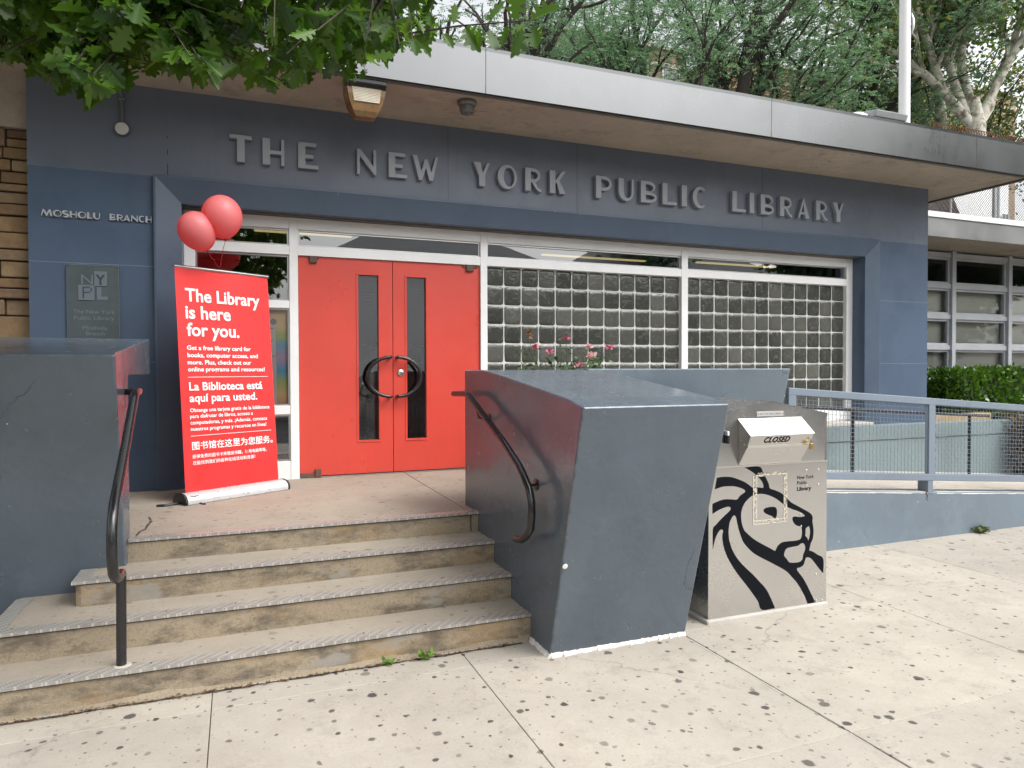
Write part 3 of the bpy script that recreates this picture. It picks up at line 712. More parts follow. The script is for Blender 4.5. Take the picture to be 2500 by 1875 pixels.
# ---------------------------------------------------------------- entrance stairs and landing
def diamond():
    n = NT('tread_plate'); x = n.mapc((1, 1, 1), (0, 0, R(45)))
    s_ = n.sep(x)
    a = n.math('SINE', n.math('MULTIPLY', s_[0], 150)); b = n.math('SINE', n.math('MULTIPLY', s_[1], 420))
    h = n.math('MULTIPLY', n.math('GREATER_THAN', a, .2), n.math('GREATER_THAN', b, -.2))
    c = n.mix(n.ramp(n.noise(9, 5, .7), [(.35, 0), (.7, 1)]), (.32, .305, .28), (.42, .4, .365))
    c = n.mix(n.math('MULTIPLY', h, .55), n.mix(1, c, (.88, .88, .88), 'MULTIPLY'), (.62, .6, .57))
    n.set(col=c, metal=.25, rough=.42, normal=n.bump(h, .6, .004)); return n.mat
MT['plate'] = diamond()
def stairs():
    t = thing('entrance_stairs', 'four worn concrete steps with metal nosings up to the red doors', 'stairs', (.4, 4.5, 0))
    T, Rr, P = MT['tread'], MT['riser'], MT['plate']
    def step(name, x0, x1, y0, y1, zb, zt, back=None, slant=0):
        m = MB()
        if slant:  # rounded chipped left return
            m.prism([(x0+.02, y0+.02), (x0+.05, y0), (x1, y0), (x1, y1), (x0+.02, y1)], zb, zt, 'z')
            m.m = [1]*len(m.f); m.m[1] = 0
        else: m.box(x0, x1, y0, y1, zb, zt, 1, top=0)
        return m.build(name, [T, Rr], t, bevel=.006, seg=2)
    def nosing(par, x0, x1, y0, z, ret=None):
        m = MB(); m.box(x0, x1, y0-.014, y0+.072, z+.0005, z+.005)
        m.box(x0, x1, y0-.014, y0-.01, z-.012, z+.0005)
        MB().box(x0+.004, x1, y0-.0035, y0-.0005, z-.02, z-.004).build('nosing_shade_strip', MT['joint'], par)  # strip coloured dark to stand in for the shadow under the nosing lip
        if ret: m.box(x0, x0+.085, y0+.0725, ret, z+.0005, z+.005)
        m.build('nosing', P, par)
        m = MB(); x = x0+.12
        while x < x1: m.lathe([(.006, -.001), (.006, .0012)], (x, y0+.05, z+.005), (0, 0, 1), 8); x += .36
        m.build('screw', MT['joint'], par)
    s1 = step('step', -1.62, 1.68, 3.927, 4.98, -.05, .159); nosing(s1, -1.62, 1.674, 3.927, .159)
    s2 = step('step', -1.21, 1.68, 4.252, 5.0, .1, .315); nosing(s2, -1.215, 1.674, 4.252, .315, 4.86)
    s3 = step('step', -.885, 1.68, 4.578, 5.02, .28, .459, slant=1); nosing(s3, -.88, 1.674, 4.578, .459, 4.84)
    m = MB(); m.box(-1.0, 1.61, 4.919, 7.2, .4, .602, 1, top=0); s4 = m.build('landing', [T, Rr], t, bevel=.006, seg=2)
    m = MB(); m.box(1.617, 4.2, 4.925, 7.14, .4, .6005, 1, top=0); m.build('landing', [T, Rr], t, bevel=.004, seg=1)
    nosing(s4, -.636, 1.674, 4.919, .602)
    m = MB()
    cr = [(-.60, 5.66), (-.585, 5.58), (-.565, 5.47), (-.575, 5.35), (-.575, 5.22), (-.60, 5.15), (-.61, 4.93)]
    random.seed(4)
    for i in range(len(cr)-1):
        a, b = Vector(cr[i]), Vector(cr[i+1])
        for j in range(4):
            p, q = a.lerp(b, j/4), a.lerp(b, (j+1)/4); w0, w1 = random.uniform(.003, .012), random.uniform(.003, .012)
            m.add([(p.x-w0, p.y, .604), (p.x+w0, p.y, .604), (q.x+w1, q.y, .604), (q.x-w1, q.y, .604)], [(0, 1, 2, 3)])
    m.build('crack', MT['joint'], s4)
    # strip of rough mortar and litter at the foot of the stairs
    m = MB(); random.seed(3)
    n = 90
    for i in range(n):
        x0 = -1.7+3.36*i/n; x1 = -1.7+3.36*(i+1)/n
        h = .016*(.6+.5*math.sin(i*.4)+random.uniform(-.2, .2)) if i < 88 else .02; d = .014+.008*math.sin(i*.23)
        m.prism([(3.93, 0), (3.93, max(.004, h)+.02), (3.93-d, max(.003, h*.4)), (3.93-d-.012, -.01)], x0, x1, 'x')
    m.build('footing', concrete('footing_mortar', (.3, .25, .18), stain=.5, bump=.5, speck=.9), t)
    m = MB()
    for i in range(560):
        x = random.uniform(-1.7, 1.55); y = 3.885+random.gauss(0, .008); a = random.uniform(0, 3.14); s = random.uniform(.004, .018)
        dx, dy = math.cos(a)*s, math.sin(a)*s*.5; z = .004+random.random()*.008
        m.add([(x-dx, y-dy, z), (x+dy*.6, y-dx*.4, z+.003), (x+dx, y+dy, z+.002), (x-dy*.6, y+dx*.4, z+.005)], [(0, 1, 2, 3)])
    g_ = MB(); n = 60
    for i in range(n):
        a, b = -1.7+3.3*i/n, -1.7+3.3*(i+1)/n; wd = .012+.006*math.sin(i*.9)+.003*random.random(); g_.add([(a, 3.897-wd, .003), (b, 3.897-wd, .003), (b, 3.9, .003), (a, 3.9, .003)], [(0, 1, 2, 3)])
    tag(g_.build('joint_dirt', MT['joint']), None, None, kind='structure')
    lt = NT('leaf_litter'); rr_ = lt.n('NewGeometry').outputs['Random Per Island']
    lt.set(col=lt.ramp(rr_, [(0, (.03, .02, .015)), (.6, (.12, .06, .035)), (1, (.25, .17, .09))]), rough=.9)
    o = m.build('leaf_litter', lt.mat); tag(o, 'brown leaf litter along the foot of the steps', 'leaf litter', kind='stuff')
stairs()

# ---------------------------------------------------------------- piers
def piers():
    P = MT['pier']
    t = thing('stair_pier', 'big grey tapering masonry pier left of the steps with a notch in its inner side', 'pier', (-1.1, 5, 0))
    m = MB()
    m.prism([(4.978, 0), (4.51, 1.75), (4.6, 1.768), (6.23, 1.916), (6.23, 1.63), (5.03, 1.63), (5.03, 0)], -1.75, -.641, 'x')
    m.build('body', P, t, bevel=.012, seg=3)
    m = MB(); m.box(-1.7, -.86, 5.02, 6.12, .1, 1.64); m.build('recess', P, t)
    t = thing('stair_pier', 'grey tapering masonry pier between the steps and the book return box', 'pier', (2.1, 4.4, 0))
    m = MB()
    m.prism([(3.64, 0), (3.22, 1.462), (3.423, 1.502), (3.858, 1.556), (4.395, 1.622), (4.7, 1.653), (4.855, 1.661), (5.24, 1.66), (5.24, 0)], 1.668, 2.598, 'x')
    m.build('body', P, t, bevel=.012, seg=3)
    m = MB(); zp = [0, .006, .004, .0]
    random.seed(5)
    for i in range(46):  # white sealant bead at the foot
        a, b = 1.672+.92*i/46, 1.672+.92*(i+1)/46; wd = .012+.014*random.random()
        m.prism([(3.66, -.005), (3.642-wd, -.002), (3.638-wd*.7, .006), (3.636, .022+.01*random.random()), (3.66, .022)], a, b, 'x')
    for i in range(14):
        a, b = 3.63+.29*i/14, 3.63+.29*(i+1)/14; wd = .014+.012*random.random()
        m.prism([(1.69, -.003), (1.665-wd, -.003), (1.66, .016+.01*random.random()), (1.69, .02)], a, b, 'y')
    m.build('foot_sealant', MT['caulk'], t)
    m = MB(); m.lathe([(.016, 0), (.016, .002), (.005, .003)], (1.683, 3.47, .57), (0, -1, -.28), 12)
    m.build('paint_chip', MT['sheetwhite'], t)
    # low wing wall running right behind the book box
    t = thing('parapet_wall', 'blue grey leaning parapet wall behind the book return box', 'wall', (3.5, 4.9, 0))
    m = MB(); m.prism([(5.20, 0), (4.745, 1.668), (4.97, 1.668), (5.4, 0)], 2.5, 4.475, 'x')
    m.build('body', MT['ramp_paint'], t, bevel=.01, seg=2)
piers()

# ---------------------------------------------------------------- handrails
def rails():
    t = thing('handrail', 'black pipe handrail in front of the left pier standing on the first step', 'handrail', (-.559, 4.0, .159))
    x = -.552
    pts = [(x, 4.75, 1.535), (x, 4.60, 1.525), (x, 4.54, 1.49), (x, 4.22, 1.268), (x, 3.93, 1.09), (x, 3.82, 1.02), (x, 3.76, .95), (x, 3.735, .86), (x, 3.735, .78), (x, 3.76, .70), (x, 3.82, .655), (x, 3.90, .637), (x, 4.0, .633)]
    m = MB(); m.tube(pts, .024, 14); m.build('rail', MT['black'], t, smooth=50)
    m = MB(); m.tube([(x, 4.0, .63), (x-.004, 4.0, .155)], .024, 14); m.build('post', MT['black'], t, smooth=50)
    m = MB(); m.lathe([(.042, 0), (.038, .003), (.03, .004)], (x, 4.0, .1645), (0, 0, 1), 14); m.build('mortar_patch', concrete('patch_mortar', (.5, .46, .38)), t)
    m = MB(); m.tube([(x, 4.75, 1.535), (x-.02, 4.85, 1.53), (-.66, 4.9, 1.53)], .02, 12); m.build('wall_return', MT['black'], t, smooth=50)
    t = thing('handrail', 'black pipe handrail fixed to the side of the right pier curving down at its end', 'handrail', (1.57, 4.2, .6))
    x = 1.575
    pts = [(x, 5.22, 1.478), (x, 4.93, 1.487), (x, 4.85, 1.47), (x, 4.78, 1.43), (x, 4.161, 1.215), (x, 3.9, 1.10), (x, 3.80, 1.045), (x, 3.72, .97), (x, 3.69, .90), (x, 3.685, .82), (x, 3.71, .745), (x, 3.76, .695), (x, 3.84, .65), (x, 3.92, .63), (x+.06, 3.95, .625), (1.69, 3.95, .625)]
    pts = [(x, 5.22, 1.478), (x, 4.93, 1.487), (x, 4.85, 1.475), (x, 4.161, 1.211), (x, 3.88, 1.085), (x, 3.80, 1.03), (x, 3.72, .965), (x, 3.69, .90), (x, 3.685, .82), (x, 3.70, .74), (x, 3.76, .685), (x, 3.84, .645), (x, 3.93, .628)]
    m = MB(); m.tube(pts, .023, 14); m.build('rail', MT['black'], t, smooth=50)
    for y, z in ((4.66, 1.375), (3.83, 1.03)):
        m = MB(); m.tube([(x, y, z-.005), (x+.012, y, z-.05), (x+.06, y, z-.06), (1.672, y, z-.06)], .009, 8); m.lathe([(.035, 0), (.035, .008), (.02, .012)], (1.668, y, z-.06), (-1, 0, 0), 14)
        m.build('bracket', MT['black'], t, smooth=50)
rails()

# ---------------------------------------------------------------- roll-up banner
def banner():
    d = Vector((.85257, .52261, 0)); nb = Vector((-.52261, .85257, 0)); th = R(4.3)
    p0 = Vector((-.409, 6.0947, .602)); v = nb*math.sin(th)+Vector((0, 0, 1))*math.cos(th); nf = -(nb*math.cos(th)-Vector((0, 0, 1))*math.sin(th))
    t = thing('roll_up_banner', 'red pull-up banner with white lettering in three languages on a silver base', 'banner', p0)
    u0, u1, v0, v1 = .032, .885, .06, 1.905
    def at(u, vv, off=0): return p0+d*u+v*vv+nf*off
    m = MB(); nu, nv = 12, 16; vs = []; fs = []
    for j in range(nv+1):
        for i in range(nu+1):
            a, b = i/nu, j/nv; off = .004*math.sin(a*9+1)*b*b+.003*math.sin(a*4)*b
            vs.append(at(u0+(u1-u0)*a, v0+(v1-v0)*b, off))
    for j in range(nv):
        for i in range(nu): fs.append((j*(nu+1)+i, j*(nu+1)+i+1, (j+1)*(nu+1)+i+1, (j+1)*(nu+1)+i))
    m.add(vs, fs); k_ = len(vs); m.add([Vector(p)-nf*.0012 for p in vs], [f[::-1] for f in fs])
    red = pmat('banner_vinyl', (.8, .034, .034), .42, .025, 1.2, .02, 30, spec=.4, fine=.0)
    pan = m.build('panel', red, t, smooth=60)
    white = plain('print_white', (.86, .84, .84), .5)
    L = [('The Library', .106, .783, 1.633, .109, .022), ('is here', .101, .498, 1.4915, .109, .022), ('for you.', .105, .570, 1.3495, .109, .022),
         ('Get a free library card for', .099, .671, 1.2335, .037, .02), ('books, computer access, and', .1, .737, 1.1735, .037, .02), ('more. Plus, check out our', .099, .67, 1.115, .037, .02), ('online programs and resources!', .099, .8, 1.058, .037, .02),
         ('La Biblioteca está', .101, .767, .9035, .068, .02), ('aquí para usted.', .099, .711, .81, .068, .02),
         ('Obtenga una tarjeta gratis de la biblioteca', .099, .827, .7275, .031, .016), ('para disfrutar de libros, acceso a', .096, .66, .679, .031, .016), ('computadoras, y más. ¡Además, conozca', .096, .797, .6275, .031, .016), ('nuestros programas y recursos en línea!', .097, .786, .576, .031, .016),
         ('图书馆在这里为您服务。', .1, .841, .420, .064, .012), ('获得免费的图书卡来借阅书籍，使用电脑等等。', .099, .777, .351, .031, .008), ('还能找到我们的各种在线活动和资源！', .099, .66, .300, .031, .008)]
    m = MB()
    for k, (s, a, b, vb, cap, off) in enumerate(L):
        vs, fs = text_mesh(s, offset=off, spacing=1.0)
        xa, xb = min(p[0] for p in vs), max(p[0] for p in vs)
        cjk = k >= 13
        hh = .73 if not cjk else .9
        sy = cap/hh
        for p in fs: pass
        off_v = .0085
        place(m, [(p[0], p[1]+(.1 if cjk else 0), 0) for p in vs], fs, at(a, vb, off_v), d, v, nf, (b-a)/(xb-xa), sy, xa, 0)
    for a, b, vb in ((.094, .826, 1.011), (.095, .832, .534)):
        m.add([at(a, vb-.0018, .0085), at(b, vb-.0018, .0085), at(b, vb+.0018, .0085), at(a, vb+.0018, .0085)], [(0, 1, 2, 3)])
    m.build('lettering', white, pan)
    m = MB(); m.tube([at(u0-.004, v1+.006), at(u1+.004, v1+.006)], .0135, 12); m.build('top_rail', MT['alu'], t, smooth=50)
    m = MB(); c = p0+nb*.03
    m.tube([c+d*.45+Vector((0, 0, .05)), c+d*.45+v*1.9+nb*.02], .008, 8); m.build('support_pole', MT['alu'], t, smooth=50)
    # base cassette: rounded profile swept along d, with black end caps
    pr = [(-.092, .0), (-.096, .02), (-.088, .048), (-.06, .074), (-.012, .083), (.012, .083), (.06, .074), (.1, .04), (.105, .0)]
    def pt(u, q): return p0+d*u+nb*q[0]+Vector((0, 0, q[1]+.004))
    def sweep(a, b, sc=1):
        mm = MB(); q = [(x*sc, y*sc) for x, y in pr]; n = len(q)
        mm.add([pt(a, k) for k in q]+[pt(b, k) for k in q], [tuple(range(n-1, -1, -1)), tuple(range(n, 2*n))]+[(i, (i+1) % n, n+(i+1) % n, n+i) for i in range(n)]); return mm
    bs = sweep(.0, .915).build('base', pmat('silver_base', (.66, .66, .67), .3, .04, 3, .02, metal=.35), t, smooth=35)
    sweep(-.022, -.001, 1.04).build('end_cap', MT['blackplastic'], bs, bevel=.006); sweep(.916, .937, 1.04).build('end_cap', MT['blackplastic'], bs, bevel=.006)
    m = MB()
    vs, fs = text_mesh('Imagine', .01); place(m, vs, fs, p0+d*.03-nb*.0815+Vector((0, 0, .061)), d, (nb*.75+Vector((0, 0, .66))), -nb, .021, .02)
    m.build('base_print', MT['blackplastic'], bs)
    m = MB(); m.tube([p0+d*.1+nb*-.08+Vector((0, 0, .004)), p0+d*.1-nb*.16+Vector((0, 0, .006))], .008, 6)
    m.build('foot', MT['blackplastic'], t); m = MB()
    m.tube([p0+d*-.02+nb*.02+Vector((0, 0, .01)), p0+d*-.13+nb*.02+Vector((0, 0, .008)), p0+d*-.17+nb*.06+Vector((0, 0, .006))], .012, 8)
    m.build('foot', MT['blackplastic'], t)
    return at
at = banner()
def balloons():
    n = NT('balloon_latex'); lw = n.n('LayerWeight', {'Blend': .35}).outputs['Facing']
    n.set(col=n.mix(lw, (1, .4, .41), (.95, .2, .21)), rough=.34, spec=.5)
    tr = n.n('BsdfTranslucent', {'Color': (.8, .1, .1, 1)}); mx = n.n('MixShader', {0: .6, 1: n.p.outputs[0], 2: tr.outputs[0]}); n.t.links.new(mx.outputs[0], n.out.inputs[0])
    strm = plain('ribbon_red', (.4, .02, .03), .5)
    tie = Vector((-.121, 6.275, 2.505))
    for c, r, knot, lab in (((-.097, 6.2, 2.925), .158, (-.075, 6.2, 2.735), 'larger round red balloon, the higher one tied to the banner'),
                            ((-.285, 6.17, 2.79), .142, (-.208, 6.2, 2.632), 'smaller red balloon tilting left behind the larger one')):
        c = Vector(c); k = Vector(knot); ax = (c-k).normalized(); L = (c-k).length
        t = thing('balloon', lab, 'balloon', c, 'balloons tied to the banner')
        prof = []
        for i in range(25):
            a = math.pi*i/24; rr = r*math.sin(a); h = -math.cos(a)
            hh = h*r*1.08 if h > 0 else h*L*.97
            rr *= (1 if h > 0 else (1-.12*abs(h)**2))
            prof.append((rr, hh))
        m = MB(); m.lathe(prof, c, ax, 36); m.build('bulb', n.mat, t, smooth=80)
        m = MB(); m.lathe([(.004, -L*1.0), (.007, -L*.985), (.009, -L*.965), (.014, -L*1.05)][:3], c, ax, 10); m.lathe([(.011, -L*1.05), (.004, -L*1.0)], c, ax, 10)
        m.build('knot', strm, t, smooth=60)
        m = MB(); pts = [k.lerp(tie, i/8)+Vector((.004*math.sin(i*2), 0, .004*math.cos(i*1.5))) for i in range(9)]
        m.tube(pts, .0022, 5); m.build('ribbon', strm, t)
balloons()

# ---------------------------------------------------------------- plaque, blank plate, soffit lamps
def wall_things():
    t = thing('plaque', 'dark grey green metal plaque with four letter tiles and engraved lines on the blue wall', 'plaque', (-1.13, FY, 1.956))
    x0, x1, z0, z1 = -1.328, -.935, 1.93, 2.57
    pm = pmat('plaque_metal', (.078, .1, .108), .45, .12, 4, .06, 90, metal=.15)
    m = MB(); m.box(x0, x1, FY-.02, FY-.001, z0, z1); m.build('plate', pm, t, bevel=.003)
    rm = plain('plaque_rim', (.2, .23, .24), .35, .3)
    m = MB()
    for a, b, c, e in ((x0, x1, z1-.006, z1-.001), (x1-.006, x1-.001, z0, z1-.006), (x0, x0+.004, z0, z1-.006)): m.box(a+.001, b-.001, FY-.0225, FY-.019, c, e)
    m.build('rim', rm, t)
    hl = plain('plaque_raised', (.145, .175, .205), .4, .1); dk = plain('plaque_cut', (.03, .038, .045), .5)
    yq = FY-.0225; X = lambda u: x0+(u-345)/1070*.393; Z = lambda w_, u=800: 2.57-(w_-35-(u-345)*.045)/1450*.64
    m = MB()
    for a, b, c, e in ((905, 1165, 180, 465), (580, 905, 440, 730)): m.box(X(a), X(b), yq-.003, yq+.003, Z(e, a), Z(c, a))
    m.build('tile', hl, t)
    def tx(s, u, w_, ht, mat, nm, font_off=.012, wid=None, yy=yq):
        vs, fs = text_mesh(s, font_off); xa, xb = min(p[0] for p in vs), max(p[0] for p in vs)
        mm = MB(); sc = ht/.73; sx = sc if wid is None else wid/(xb-xa)
        place(mm, vs, fs, (X(u), yy-.0005, Z(w_, u)), (1, 0, 0), (0, 0, 1), (0, -1, 0), sx, sc, xa); mm.build(nm, mat, t)
    k = .393/1070
    tx('N', 640, 425, .085, hl, 'letter_tile', .0, 240*k); tx('Y', 930, 440, .088, dk, 'letter_tile', .03, 200*k, yq-.0035); tx('L', 955, 715, .1, hl, 'letter_tile', .06, 220*k)
    m = MB()
    for i, j in [(0, r) for r in range(7)]+[(c, 0) for c in (1, 2, 3)]+[(c, 3) for c in (1, 2, 3)]+[(4, 1), (4, 2)]:
        cx, cz = X(682+i*40), Z(490+j*33, 682+i*40); s = .0055
        m.box(cx-s, cx+s, yq-.0045, yq-.0028, cz-s, cz+s)
    m.build('dot_letter', dk, t)
    tl = plain('plaque_text', (.19, .22, .235), .45, .1)
    tx('The New York', 470, 985, .036, tl, 'engraving', .0, 850*k); tx('Public Library', 490, 1105, .036, tl, 'engraving', .0, 810*k)
    tx('Mosholu', 660, 1305, .036, tl, 'engraving', .0, 490*k); tx('Branch', 725, 1415, .036, tl, 'engraving', .0, 380*k)
    m = MB()
    for u, w_ in ((375, 75), (1375, 110), (390, 775), (1385, 800), (400, 1490), (1390, 1505)): m.lathe([(.005, 0), (.004, .003)], (X(u), yq+.002, Z(w_, u)), (0, -1, 0), 8)
    m.build('screw', dk, t)
    # blank electrical plate with conduit
    t = thing('electrical_box', 'round white cover plate with a bent grey conduit on the wall by the oak leaves', 'electrical box', (-.897, FY, 3.75))
    m = MB(); m.lathe([(.058, 0), (.058, .035), (.05, .04)], (-.897, FY, 3.751), (0, -1, 0), 24); m.build('box', pmat('box_grey', (.09, .1, .115), .5), t, smooth=40)
    m = MB(); m.lathe([(.052, .04), (.052, .043), (.03, .045), (.001, .045)], (-.897, FY, 3.751), (0, -1, 0), 24); m.build('cover', pmat('cover_white', (.55, .56, .54), .5, .1, 20), t, smooth=40)
    m = MB(); m.tube([(-.897, FY-.02, 3.8), (-.897, FY-.02, 4.02), (-.905, FY-.03, 4.06), (-.93, FY-.05, 4.11), (-.975, FY-.08, 4.145), (-1.03, FY-.1, 4.16)], .015, 10); m.build('conduit', pmat('conduit_grey', (.1, .11, .12), .5), t, smooth=50)
    m = MB(); m.box(-.92, -.874, FY-.04, FY, 4.0, 4.012); m.build('strap', MT['alu'], t)
    # round soffit lamp
    c = Vector((2.009, 6.2, SZ))
    t = thing('soffit_lamp', 'round grey can light under the canopy', 'lamp', c)
    g = pmat('lamp_grey', (.17, .165, .16), .45, .15, 12, metal=.4)
    m = MB(); m.lathe([(.088, -.0), (.09, .03), (.08, .045), (.074, .048)], c, (0, 0, -1), 24); m.build('housing', g, t, smooth=40)
    m = MB(); m.lathe([(.07, .04), (.068, .10), (.06, .112), (.02, .105), (.001, .103)], c, (0, 0, -1), 24); m.build('lens', pmat('dusty_lens', (.13, .125, .12), .25, .25, 15), t, smooth=40)
    # box lamp with prismatic lens
    c = Vector((1.055, 6.13, SZ))
    t = thing('soffit_lamp', 'boxy wall-pack light with yellowed ribbed lens under the canopy edge', 'lamp', c)
    m = MB(); m.prism([(-.15, 0), (-.15, -.06), (-.11, -.09), (.13, -.09), (.13, 0)], c.x-.165, c.x+.165, 'x'); m.v = [(a, b+c.y, z+c.z) for a, b, z in m.v]
    m.build('housing', MT['black'], t, bevel=.006)
    lm = NT('ribbed_lens'); z = lm.sep()[2]; rib = lm.math('SINE', lm.math('MULTIPLY', z, 520))
    lm.set(col=lm.mix(lm.ramp(lm.noise(7, 4, .6), [(.4, 0), (.7, 1)]), (.68, .63, .52), (.5, .42, .3)), rough=.25, normal=lm.bump(rib, .6, .006))
    m = MB(); y0 = c.y-.115
    m.add([(c.x-.125, y0, c.z-.085), (c.x+.125, y0, c.z-.085), (c.x+.11, y0+.012, c.z-.2), (c.x-.105, y0+.012, c.z-.2)], [(3, 2, 1, 0)])
    m.build('lens', lm.mat, t)
    am = pmat('amber_lens', (.2, .115, .045), .3, .25, 9, .05)
    m = MB(); V = []
    prof = [(.165, -.115, .115, -.085), (.155, -.112, .11, -.14), (.14, -.1, .1, -.2), (.11, -.085, .08, -.27), (.085, -.06, .05, -.31)]
    for hw, ya, yb, zz in prof: V += [(c.x-hw, c.y+ya+.004, c.z+zz), (c.x+hw, c.y+ya+.004, c.z+zz), (c.x+hw, c.y+yb, c.z+zz), (c.x-hw, c.y+yb, c.z+zz)]
    fs = [(i*4+k, (i+1)*4+k, (i+1)*4+(k+1) % 4, i*4+(k+1) % 4) for i in range(4) for k in range(4)]+[(19, 18, 17, 16)]
    m.add(V, fs); m.build('refractor', am, t)
    # poster pinned inside the third sidelight pane: papers on a rainbow scalloped border
    t = thing('notice_board', 'white notices with a rainbow scalloped border behind the sidelight glass', 'notice', (.3, GY+.03, 1.33))
    yb = GY+.035
    rb = NT('rainbow_paper'); z = rb.sep()[2]
    rb.set(col=rb.ramp(rb.n('MapRange', {0: z, 1: 1.32, 2: 2.27}).outputs[0], [(0, (.75, .3, .2)), (.12, (.8, .55, .25)), (.25, (.45, .6, .2)), (.36, (.1, .45, .7)), (.5, (.6, .4, .6)), (.62, (.2, .5, .75)), (.72, (.5, .6, .15)), (.8, (.8, .65, .35)), (1, (.75, .5, .25))]), rough=.6)
    m = MB(); m.box(-.34, .48, yb, yb+.012, 1.325, 2.266); m.build('border', rb.mat, t)
    m = MB(); zz = 1.36
    while zz < 2.2: m.lathe([(.028, 0), (.028, .003)], (.375, yb-.001, zz), (0, -1, 0), 14); zz += .062
    m.build('scallop', rb.mat, t)
    m = MB(); m.box(-.3, .365, yb-.008, yb-.005, 1.335, 1.80); m.box(-.3, .36, yb-.006, yb-.0035, 1.81, 2.17); m.build('paper', MT['sheetwhite'], t)
    m = MB()
    for z, a, b in ((2.1, .0, .3), (2.07, .05, .34), (2.04, .05, .27), (1.98, .1, .3), (1.95, .1, .33), (1.72, .1, .3), (1.69, .05, .33), (1.62, .1, .27), (1.6, .1, .3), (1.57, .1, .28), (1.4, .1, .25)): m.box(a, b, yb-.0095, yb-.0085, z, z+.008)
    m.lathe([(.03, .001), (.03, .002)], (.34, yb-.0085, 2.14), (0, -1, 0), 16)
    m.build('print', plain('print_grey', (.3, .3, .32), .6), t)
    m = MB(); m.box(.22, .33, yb-.0098, yb-.0085, 1.44, 1.53); m.build('print', plain('print_picture', (.35, .3, .28), .6), t)
    m = MB(); m.lathe([(.035, .0), (.035, .0012)], (.29, yb-.0105, 1.54), (0, -1, 0), 12); m.build('print', plain('print_pink', (.75, .25, .25), .6), t)
wall_things()

